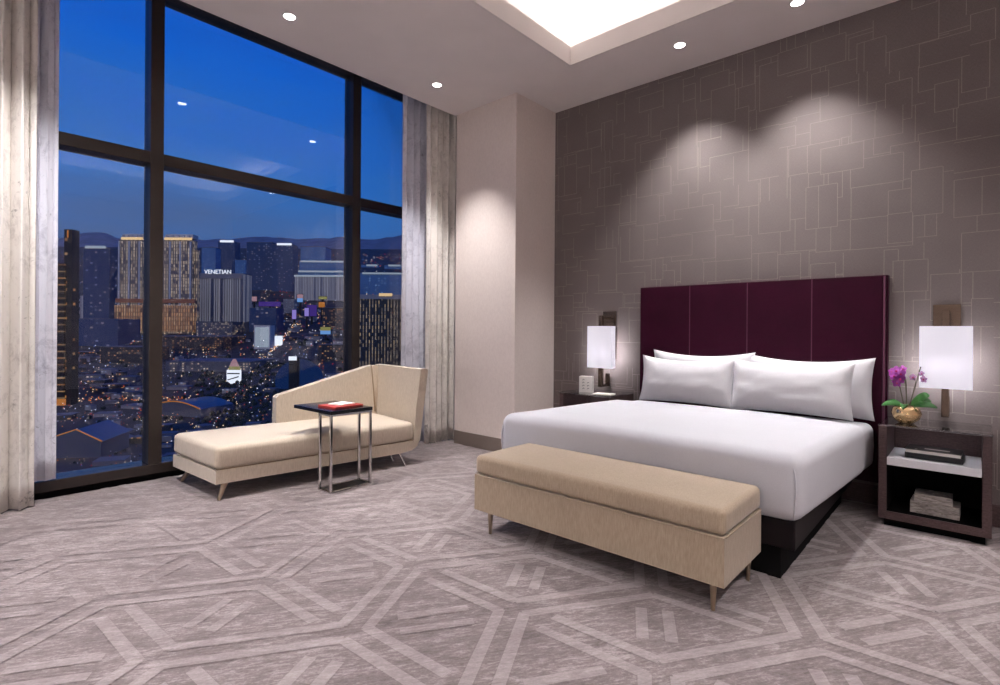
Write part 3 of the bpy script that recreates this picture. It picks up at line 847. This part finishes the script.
def winmat(name, base, lit, cw, ch, prob, strength, fx=0.55, fz=0.5, lit2=None):
    t = NT(name)
    tc = t.add('ShaderNodeTexCoord'); s = t.add('ShaderNodeSeparateXYZ'); t.ln(tc.outputs['Object'], s.inputs[0])
    u = t.math('DIVIDE', t.math('ADD', t.math('ADD', s.outputs[0], s.outputs[1]), 0.37 * cw), cw); v = t.math('DIVIDE', s.outputs[2], ch)
    cb = t.add('ShaderNodeCombineXYZ'); t.ln(t.math('FLOOR', u), cb.inputs[0]); t.ln(t.math('FLOOR', v), cb.inputs[1])
    wn = t.add('ShaderNodeTexWhiteNoise', noise_dimensions='2D'); t.ln(cb.outputs[0], wn.inputs['Vector'])
    on = t.math('LESS_THAN', wn.outputs['Value'], prob)
    mk = t.math('MULTIPLY', t.math('LESS_THAN', t.math('FRACT', u), fx), t.math('LESS_THAN', t.math('FRACT', v), fz))
    mk = t.math('MULTIPLY', mk, on)
    mk = t.math('MULTIPLY', mk, t.math('ADD', 0.35, t.math('MULTIPLY', wn.outputs['Value'], 0.65 / prob)))
    b = t.bsdf(base, 0.5, 0, 0.5)
    col = t.mix(wn.outputs['Color'], lit, lit2 or lit)
    t.ln(col, b.inputs['Emission Color']); t.ln(t.math('MULTIPLY', mk, strength), b.inputs['Emission Strength'])
    return t.m
WARM, COOL, AMB = srgb(255, 214, 160), srgb(190, 214, 255), srgb(255, 160, 80)
C_ = {}
C_['plainwall'] = plain('city_concrete', srgb(150, 148, 150), 0.8, nscale=0.05)
C_['pale'] = plain('city_pale_wall', srgb(205, 200, 196), 0.8, nscale=0.05)
C_['bluewall'] = plain('city_blue_glass', srgb(64, 80, 104), 0.35, nscale=0.02, namt=.1)
C_['black'] = plain('city_black_glass', srgb(22, 22, 28), 0.4, nscale=0.02)
C_['roof'] = plain('city_roof', srgb(92, 98, 112), 0.8, nscale=0.06, namt=.12)
C_['white'] = emit('city_white_light', srgb(236, 240, 252), 1.0)
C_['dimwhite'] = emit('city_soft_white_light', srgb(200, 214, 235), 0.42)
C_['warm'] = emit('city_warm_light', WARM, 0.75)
C_['amber'] = emit('city_amber_light', AMB, 0.36)
C_['purple'] = emit('city_purple_screen', srgb(92, 66, 168), 0.42)
C_['violet'] = emit('city_violet_screen', srgb(170, 150, 240), 0.6)
C_['pink'] = emit('city_pink_screen', srgb(220, 170, 184), 0.42)
C_['blue'] = emit('city_blue_screen', srgb(120, 170, 235), 0.7)
C_['yellow'] = emit('city_yellow_screen', srgb(210, 204, 130), 0.32)
C_['pw'] = winmat('hotel_flood_glow', srgb(132, 116, 106), WARM, 5.0, 7.0, .75, .42, .42, .8, srgb(255, 232, 205))  # floodlight on the hotel front painted as glowing window columns
C_['pw_low'] = winmat('hotel_uplight_glow', srgb(150, 112, 84), AMB, 5.0, 9.0, .9, .42, .45, .85, WARM)  # uplight at the hotel foot painted as stronger amber emission
C_['stripe'] = winmat('pilaster_flood_glow', srgb(118, 120, 132), srgb(214, 208, 210), 5.6, 400, .97, .38, .36, .99)  # stripes glow themselves, standing in for floodlight on the pilasters
C_['darkstripe'] = winmat('dark_tower_rows', srgb(16, 18, 26), srgb(176, 164, 160), 4.3, 5.0, .8, .36, .3, .92, WARM)
C_['balc'] = winmat('balcony_rows', srgb(18, 17, 20), WARM, 60, 6.5, .96, .34, .92, .2, AMB)
C_['dots'] = winmat('dark_dotted_wall', srgb(20, 20, 26), AMB, 9, 7.0, .3, .5, .3, .35, WARM)
C_['hazegl'] = winmat('hazy_blue_glass_rows', srgb(78, 122, 168), srgb(150, 190, 235), 12, 9, .2, .34, .5, .4)  # teal haze of distance painted into the glass base colour
C_['navy'] = winmat('navy_glass_rows', srgb(40, 68, 108), srgb(150, 180, 240), 10, 8, .16, .3, .5, .4, WARM)
C_['low'] = winmat('low_block_rows', srgb(92, 92, 102), WARM, 4.2, 3.4, .3, .7, .5, .45, srgb(255, 236, 214))
C_['low2'] = winmat('dark_block_rows', srgb(44, 46, 56), AMB, 4.4, 3.6, .3, .55, .5, .4, WARM)
C_['low3'] = winmat('grey_block_rows', srgb(128, 126, 132), COOL, 5, 3.6, .3, .4, .5, .4, srgb(255, 250, 240))
def bpar(root, name, px0, px1, y0, y1, D, dd, mat, dz=0, off=0.0, bev=0):
    """box part given by its extent as seen at distance D, converted into the building's own metres"""
    k = D / FPX; cx = root['_px']; x0, x1 = (px0 - cx) * k, (px1 - cx) * k
    z0, z1 = high(y0, D), high(y1, D)
    return finish(name, BX(x0, x1, off, off + dd, max(0, z0), z1), mat, root)
def building(name, label, px0, px1, yb, yt, mat, D=None, dd=None, roofmat='roof', rot=0, cat='building', wname='facade', group=None):
    D = D or dist_for(yb); k = D / FPX
    px = (px0 + px1) / 2
    r = thing(name, label, cat, site(px, D, 0), YAW + rot, group); r['_px'] = px
    w = (px1 - px0) * k; dd = dd or w * .7; h = high(yt, D)
    finish(wname, BX(-w / 2, w / 2, 0, dd, -0.02 * D * .3, h), C_[mat], r)
    if roofmat: finish('parapet', BX(-w / 2 - .1 * k, w / 2 + .1 * k, -.1 * k, dd, h, h + .5 * k), C_[roofmat], r)
    return r, D, k
def done(r): del r['_px']

# tall dark residential tower at left
r, D, k = building('tower', 'slim black tower with rows of lit balconies beside the left sheer curtain', 63.5, 71.5, 410, 233, 'dots', 520, 9)
bpar(r, 'balcony_wing', 40, 65.5, 410, 267, D, 8, C_['balc'], off=-2)
bpar(r, 'lobby', 54, 66.5, 411, 402, D, 4, C_['amber'], off=-3)
bpar(r, 'roof_light', 67, 68, 241, 233.5, D, .6, C_['amber'], off=-.8); done(r)
r, D, k = building('office_building', 'blue glass block with a white roof line between dark tower and hotel', 83, 109, 332, 252, 'navy')
bpar(r, 'roof_line', 85, 105, 251.5, 249, D, 3, C_['dimwhite'], off=-2); done(r)
r, D, k = building('office_building', 'thin pinkish lit slab next to the tall hotel tower, left pane', 111.5, 114.8, 318, 256, 'stripe', 1650); done(r)
# the big twin-crowned hotel
r, D, k = building('hotel_tower', 'tall warm-lit hotel tower with cream crown, passing behind the thick mullion', 118, 192.5, 336, 243, 'pw', 1120, 16)
bpar(r, 'side_wing', 114.8, 118.5, 336, 250, D, 30, C_['pw'], off=8); bpar(r, 'side_wing', 192, 195.2, 336, 252, D, 9, C_['pw'], off=6)
bpar(r, 'warm_base', 115, 195, 334, 308, D, 16, C_['pw_low'], off=-3)
bpar(r, 'cornice_band', 116, 195, 305.5, 301.5, D, 6, plain('city_terracotta', srgb(190, 120, 84), .8), off=-2.5)
for a, b in ((121, 142.5), (164, 191.5)):
    c = bpar(r, 'crown', a, b, 240.5, 236.5, D, 20, C_['pale'], off=3); 
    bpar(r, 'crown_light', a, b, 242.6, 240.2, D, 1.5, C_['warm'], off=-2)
    for q in range(5):
        x = a + (b - a) * (q + .1) / 5
        bpar(c.parent, 'merlon', x, x + (b - a) * .09, 243, 238, D, 3, C_['pale'], off=-1)
for q in range(8):
    x = 118 + q * 10.2
    bpar(r, 'pilaster', x, x + 1.6, 334, 244, D, 2, C_['pale'], off=-2)
done(r)
r, D, k = building('hotel_building', 'long grey hotel block with lit name on its roof edge, right of warm tower', 195.5, 243, 326, 276, 'stripe', 1300, 45)
bpar(r, 'roof_band', 195.5, 243, 281, 275.5, D, 2, C_['plainwall'], off=-2)
cu = bpy.data.curves.new('sign', 'FONT'); cu.body = 'VENETIAN'; cu.size = 5.8 * k; cu.offset = 0.05; cu.extrude = .4; cu.align_x = 'CENTER'
tmp = bpy.data.objects.new('tmp', cu); COL.objects.link(tmp)
dg = bpy.context.evaluated_depsgraph_get(); me = bpy.data.meshes.new_from_object(tmp.evaluated_get(dg))
bpy.data.objects.remove(tmp); bpy.data.curves.remove(cu)
me.transform(Matrix.Translation(((218 - r['_px']) * k, -2.6, high(276, D))) @ Matrix.Rotation(PI / 2, 4, 'X'))
me.materials.clear(); me.materials.append(C_['white'])
so = bpy.data.objects.new('sign_letters', me); COL.objects.link(so); so.parent = r; done(r)
r, D, k = building('hotel_building', 'low striped pale block left of the warm tower, left pane', 80, 116, 322, 299, 'stripe', 1330, 30); done(r)
r, D, k = building('hall', 'wide dark box hall in front of the striped pale block, left pane', 77, 118, 349, 322, 'navy', 960, 60); done(r)
for lab, a in (('slim dark tower with a white roof line right of the lit hotel name', (217.5, 234, 279, 244, 'navy')), ('dim blue tower behind the lit roof sign, left one', (201, 215, 284, 250, 'hazegl')),
               ('broad navy glass tower, left of the two in the middle pane', (246, 272, 292, 244.5, 'navy')), ('navy glass tower with white roof line, right one of the two', (271.5, 292, 293, 246.5, 'navy')),
               ('small dim block just left of the broad navy tower', (234.5, 245, 284, 262, 'hazegl'))):
    r, D, k = building('tower', lab, *a[:4], a[4])
    if 'white roof' in lab: bpar(r, 'roof_line', a[0] + (2 if a[0] < 250 else 5), a[1] - 1, a[3] + .4, a[3] - 1.6, D, 3, C_['white'], off=-3)
    done(r)
for lab, a, ln in (('pale teal tower group far away above the white-topped palace hotel', (300, 325, 266, 248.5, 'hazegl'), None), ('long low far hotel with white roof line left of the second mullion', (299, 344, 272, 262.5, 'hazegl'), (300, 343)),
               ('mid-distance hotel with broken white roof line left of second mullion', (296, 344, 283, 272.5, 'hazegl'), (298, 342)), ('wide columned palace hotel with white cornice left of second mullion', (294, 345, 302, 277, 'stripe'), (294, 345)),
               ('long far hotel with pale roof line seen in the right pane', (359, 405, 296, 274, 'hazegl'), (362, 405)), ('low far block with white pediment, right pane', (361, 378, 268, 266, 'hazegl'), (366, 377)), ('far block with white gable beside the right curtain', (384, 405, 270, 266, 'hazegl'), (388, 400))):
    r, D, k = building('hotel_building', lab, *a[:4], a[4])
    if ln: bpar(r, 'roof_line', ln[0], ln[1], a[3] + 1.2, a[3] - .5, D, 4, C_['dimwhite'], off=-4)
    done(r)
r, D, k = building('tower', 'dark tower with vertical lit window strips seen in the right pane', 357, 408, 374, 296, 'darkstripe', 740, 40)
bpar(r, 'roof_band', 357, 408, 300, 295.5, D, 1, C_['plainwall'], off=-.6); bpar(r, 'roof_lamp', 379, 392, 297, 294.2, D, 3, C_['warm'], off=-2); done(r)
# signs and mid-ground buildings
def screen(px0, px1, yb, y0, y1, mat, label, second=None):
    D = dist_for(yb); k = D / FPX; px = (px0 + px1) / 2
    r = thing('lit_billboard', label, 'billboard', site(px, D), YAW); r['_px'] = px
    bpar(r, 'post', px - 1, px + 1, yb + 2, y0, D, 1.5, C_['black'], off=.8)
    bpar(r, 'panel_back', px0, px1, y0, y1, D, 1.2, C_['black'], off=.25); bpar(r, 'screen', px0 + .4, px1 - .4, y0 - .4, y1 + .4, D, .25, C_[mat])
    if second: bpar(r, 'screen', px0 + .4, px1 - .4, y0 - .4, (y0 + y1) / 2, D, .3, C_[second], off=-.2)
    done(r)
screen(296.5, 303, 318, 304, 295.5, 'pink', 'pink and pale blue screen on a post, left of the purple billboard', 'blue')
screen(306, 317, 326, 318, 306, 'purple', 'largest purple screen in the middle of the strip')
screen(304, 309, 330, 318, 309, 'violet', 'bright violet screen in front of the largest purple one')
screen(258, 281, 316, 308.5, 303, 'purple', 'wide dim purple screen below the navy towers')
screen(251, 257, 314, 303.5, 298, 'pink', 'small pinkish screen left of wide dim purple one')
screen(291.5, 296.5, 326, 321, 311, 'violet', 'narrow violet screen left of the strip road')
screen(320, 331, 344, 336, 328, 'yellow', 'yellow and blue lit sign right of the strip road', 'blue')
screen(318, 325, 322, 309, 303, 'amber', 'small amber sign right of the large purple screen')
screen(318, 327, 318, 301, 297.5, 'yellow', 'thin pale yellow sign above the amber one')
for lab, a, nm in (('pale floodlit block in middle pane, tallest white one near the strip', (254, 270, 351, 327, 'pale'), 'office_building'), ('small bright white cube building beside the strip road', (273, 280.5, 347, 337.5, 'white'), 'pavilion'),
                   ('dark wide block behind the pale floodlit one', (249, 276, 334, 310, 'navy'), 'office_building'), ('grey stepped block between purple screens', (283, 294, 316, 301, 'low3'), 'office_building'),
                   ('dark parking deck below the grey hotel block', (196, 232, 338, 324, 'low'), 'parking_deck'), ('broad podium at the foot of the warm hotel tower', (150, 222, 352, 339, 'low2'), 'podium'),
                   ('dark podium left of the mullion below the warm tower', (100, 148, 366, 350, 'low2'), 'podium'), ('long lit arcade below the podium, middle pane', (166, 250, 374, 364, 'low'), 'arcade'),
                   ('dark flat hall right of the strip road', (318, 345, 362, 346, 'low2'), 'hall'), ('casino block with amber windows under the second mullion', (322, 346, 330, 309, 'low2'), 'hall'),
                   ('grey terrace block far left behind the dark hall', (84, 110, 318, 292, 'low3'), 'office_building')):
    r, D, k = building(nm, lab, *a[:4], a[4]); 
    if a[4] == 'pale': bpar(r, 'lit_front', a[0] + 1, a[1] - 1, a[2] - 2, a[3] + 2, D, .4, C_['dimwhite'], off=-.4)  # glowing sheet stands in for floodlight on the front
    done(r)
# floodlit white marquee tower with pink top
D = dist_for(386); k = D / FPX
r = thing('marquee_tower', 'bright white marquee with dark chevron and pink lit top among dark trees', 'sign', site(233.5, D), YAW); r['_px'] = 233.5
bpar(r, 'base_panel', 227, 240.5, 386, 372, D, 3, C_['white'])
bpar(r, 'dark_band', 227.6, 240, 376.2, 375, D, .3, C_['black'], off=-.3)
bm = bmesh.new(); q = lambda px, y: ((px - 233.5) * k, -.35, high(y, D))
extrude_poly(bm, [q(228, 382.5), q(228, 381.5), q(239, 378), q(239, 379.2)], (0, .3, 0)); finish('chevron', bm, C_['black'], r)
bpar(r, 'mid_panel', 229, 239.5, 372, 368.5, D, 2, C_['yellow'], off=.3)
bm = bmesh.new(); extrude_poly(bm, [q(229.5, 368.5), q(239, 368.5), q(235.5, 361), q(233, 361)], (0, 2, 0)); finish('pink_top', bm, C_['pink'], r); done(r)
# round blue-lit arena
D = 640; k = D / FPX
r = thing('round_arena', 'round arena with a blue-lit roof behind the chaise arm', 'arena', site(300, D, -4), 0)
bm = bmesh.new(); lathe(bm, [(24, -8), (25.5, 0), (26, 4)], 40); finish('wall', bm, C_['black'], r, 40)
bm = bmesh.new(); lathe(bm, [(27.5 * math.cos(a_), 10 + 27 * math.sin(a_)) for a_ in [R(-14 + 8 * q_) for q_ in range(13)]], 48); finish('roof', bm, emit('arena_blue_roof', srgb(22, 46, 96), 0.55), r, True)
r, D, k = building('tower', 'short dark tower with white lit top in front of the round blue arena', 289, 297, 384, 359, 'black', 560, 8)
bpar(r, 'top_light', 289, 297, 362, 358, D, .5, C_['white'], off=-.5); done(r)
# near roofs at the lower left
def gable(name, label, px0, px1, yb, yt, D, dd, rot, wallm, roofm, edge=None):
    k = D / FPX; px = (px0 + px1) / 2; w = (px1 - px0) * k; h = high(yt, D)
    r = thing(name, label, 'building', site(px, D, 0), YAW + rot)
    e = h * .55
    finish('wall', BX(-w / 2, w / 2, 0, dd, -8, e), C_[wallm], r)
    bm = bmesh.new(); extrude_poly(bm, [(-w / 2 - 1, -.6, e), (w / 2 + 1, -.6, e), (w * .12, -.6, h)], (0, dd + 1.2, 0)); finish('roof', bm, C_[roofm], r)
    if edge:
        bm = bmesh.new(); tube(bm, [(-w / 2 - 1, -.8, e + .2), (w * .12, -.8, h + .2), (w / 2 + 1, -.8, e + .2)], .35, 6); finish('lit_edge', bm, C_[edge], r)
gable('warehouse', 'near roof with lit gable edge at bottom of the left pane', 42, 98, 478, 433, 300, 34, R(12), 'bluewall', 'bluewall', 'amber')
D = 470; k = D / FPX
r = thing('exhibition_hall', 'low hall with a curved blue roof left of the chaise, middle pane', 'building', site(178, D, -3), YAW + R(-14))
bm = bmesh.new(); extrude_poly(bm, [(-32, 0, 0), (24, 0, 0)] + [(24 - 56 * q / 10, 0, 7 + 9 * math.sin(PI * (.12 + .8 * q / 10))) for q in range(11)], (0, 40, 0)); finish('roof', bm, C_['bluewall'], r)
bm = bmesh.new(); tube(bm, [(24 - 56 * q / 10, -.4, 7.4 + 9 * math.sin(PI * (.12 + .8 * q / 10))) for q in range(11)], .5, 6); finish('roof_edge', bm, C_['amber'], r)
# low blocks: counted one by one, three kinds
rc = random.Random(5)
taken = [(57, 79, 395, 420), (222, 245, 355, 392), (276, 326, 350, 392), (150, 206, 395, 432), (44, 104, 428, 480), (250, 284, 322, 352)]
LOWK = [('low', 'low grey city block with scattered warm windows, seen through the window', 'low grey blocks in the city'), ('low2', 'low dark city block with amber windows, seen through the window', 'low dark blocks in the city'), ('low3', 'low pale city block with cool white windows, seen through the window', 'low pale blocks in the city')]
feet = []
for o_ in COL.objects:
    if o_.parent is None and o_.get('category') in ('building', 'sign', 'arena', 'billboard'):
        bx_ = [Vector(c) for ch_ in o_.children for c in ch_.bound_box]
        r_ = max([max(abs(c.x), abs(c.y)) for c in bx_] or [1]); feet.append((o_.location.x, o_.location.y, r_))
n_ = tries = 0
while n_ < 240 and tries < 30000:
    tries += 1
    y = rc.choice((rc.uniform(300, 345), rc.uniform(330, 400), rc.uniform(380, 470))); px = rc.uniform(40, 405)
    if any(a - 3 < px < b + 3 and c < y < d for a, b, c, d in taken): continue
    if 200 < px < 290 and 378 < y < 440 and rc.random() < .85: continue
    if y < 338 and (112 < px < 246 or px > 350): continue
    D = dist_for(y); k = D / FPX
    w = rc.uniform(7, 22) * (.6 + .7 * (y - 300) / 170) * k; hh = rc.uniform(2.0, 6) * (.7 + .5 * (y - 300) / 170) * k
    p_ = site(px, D)
    if any((p_.x - a) ** 2 + (p_.y - b) ** 2 < (w * .62 + c) ** 2 for a, b, c in feet): continue
    feet.append((p_.x, p_.y, w * .62))
    m, lab, grp = rc.choice(LOWK)
    r = thing('low_block', lab, 'building', site(px, D), YAW + rc.choice((R(20), R(-35), R(8), R(-12))), grp)
    finish('wall', BX(-w / 2, w / 2, 0, w * rc.uniform(.4, .8), -.03 * D * .4, hh), C_[m], r)
    finish('roof', BX(-w / 2 - .1 * k, w / 2 + .1 * k, -.1 * k, w * .8, hh, hh + .3 * k), C_['roof'], r)
    n_ += 1
# street trees, countless
bm = bmesh.new()
for q in range(620):
    y = rc.uniform(366, 448) if q < 430 else rc.uniform(340, 470); px = rc.gauss(240, 30) if q < 430 else rc.uniform(40, 405)
    D = dist_for(y); k = D / FPX; s = rc.uniform(1.4, 3.0) * k
    bmesh.ops.create_icosphere(bm, subdivisions=1, radius=s, matrix=Matrix.Translation(site(px, D, s * .6)) @ Matrix.Diagonal((1, 1, rc.uniform(.8, 1.4), 1)))
tag(finish('treetops', bm, plain('dark_foliage', srgb(40, 46, 38), .9, nscale=.3, namt=.3)), 'dark street trees spread over the city below the window', 'trees', kind='stuff')
# street lamps and headlights, countless
bm = bmesh.new()
lm = [emit('street_warm', srgb(255, 214, 170), 1.3), emit('street_white', srgb(236, 238, 255), 1.3), emit('street_amber', srgb(255, 140, 60), .9), emit('street_red', srgb(230, 70, 80), .8), emit('street_blue', srgb(120, 160, 250), .8)]
def dot(px, y, size, mat, up=.8):
    D = dist_for(y); k = D / FPX
    n0 = len(bm.faces)
    res = bmesh.ops.create_icosphere(bm, subdivisions=1, radius=size * k, matrix=Matrix.Translation(site(px, D, up * k)))
    for f in {f for v in res['verts'] for f in v.link_faces}: f.material_index = mat
for q in range(3400):
    y = 256 + 215 * rc.random() ** 1.25; px = rc.uniform(35, 405)
    dot(px, y, rc.uniform(.22, .55) * (1 if y > 300 else .75), rc.choice((0, 0, 0, 1, 1, 2, 2, 3, 4)), rc.uniform(.5, 4 if y > 320 else 1.5))
for q in range(170):     # the boulevard
    t = rc.random(); px = 252 + 48 * t + rc.gauss(0, 1.6); y = 374 - 52 * t
    dot(px, y, rc.uniform(.3, .55), rc.choice((0, 0, 1, 2)), .6)
for q in range(90):
    t = rc.random(); dot(60 + 140 * t + rc.gauss(0, 2), 404 - 3 * t + rc.gauss(0, 1.2), rc.uniform(.3, .6), rc.choice((0, 2, 2)), .6)
tag(finish('street_lights', bm, lm, recalc=False), 'countless tiny street and traffic lights scattered over the dusk city', 'lights', kind='stuff')

# ---------------------------------------------------------------- sky and render look
sl = bpy.data.lights.new('afterglow', 'SUN'); sl.energy = 0.5; sl.angle = R(40); sl.color = (1, 0.9, 0.82)
so_ = bpy.data.objects.new('afterglow', sl); COL.objects.link(so_)
so_.rotation_euler = Vector((FW.x, FW.y, -0.55)).to_track_quat('-Z', 'Y').to_euler()
w = bpy.data.worlds.new('dusk_sky'); scn.world = w; w.use_nodes = True
nt = w.node_tree; nt.nodes.clear()
tc = nt.nodes.new('ShaderNodeTexCoord'); sp = nt.nodes.new('ShaderNodeSeparateXYZ'); nt.links.new(tc.outputs['Generated'], sp.inputs[0])
mp = nt.nodes.new('ShaderNodeMapping'); mp.inputs['Scale'].default_value = (1.2, 1.2, 7); nt.links.new(tc.outputs['Generated'], mp.inputs[0])
nz = nt.nodes.new('ShaderNodeTexNoise'); nz.inputs['Scale'].default_value = 2.2; nz.inputs['Detail'].default_value = 5; nt.links.new(mp.outputs[0], nz.inputs['Vector'])
ma = nt.nodes.new('ShaderNodeMath'); ma.operation = 'MULTIPLY_ADD'; ma.inputs[1].default_value = 0.24; ma.inputs[2].default_value = -0.12; nt.links.new(nz.outputs[0], ma.inputs[0])
ad = nt.nodes.new('ShaderNodeMath'); ad.operation = 'ADD'; nt.links.new(sp.outputs[2], ad.inputs[0]); nt.links.new(ma.outputs[0], ad.inputs[1])
rp = nt.nodes.new('ShaderNodeValToRGB'); nt.links.new(ad.outputs[0], rp.inputs[0])
el = rp.color_ramp.elements
stops = [(0.0, srgb(66, 80, 112)), (0.12, srgb(74, 102, 152)), (0.25, srgb(50, 110, 186)), (0.42, srgb(22, 98, 204)), (0.62, srgb(14, 78, 190)), (1.0, srgb(12, 44, 120))]
while len(el) < len(stops): el.new(0.5)
for e_, (p, c) in zip(el, stops): e_.position = p; e_.color = c
bg = nt.nodes.new('ShaderNodeBackground'); bg.inputs[1].default_value = 0.92; nt.links.new(rp.outputs[0], bg.inputs[0])
wo = nt.nodes.new('ShaderNodeOutputWorld'); nt.links.new(bg.outputs[0], wo.inputs[0])

vs_ = scn.view_settings
scn.display_settings.display_device = 'sRGB'
vs_.view_transform = 'Standard'; vs_.look = 'None'; vs_.exposure = 0.24; vs_.gamma = 1.0; vs_.use_curve_mapping = False
scn.cycles.use_denoising = True
scn.cycles.max_bounces = 10; scn.cycles.diffuse_bounces = 5; scn.cycles.glossy_bounces = 4; scn.cycles.transparent_max_bounces = 12
scn.cycles.sample_clamp_indirect = 6.0; scn.cycles.caustics_reflective = False; scn.cycles.caustics_refractive = False
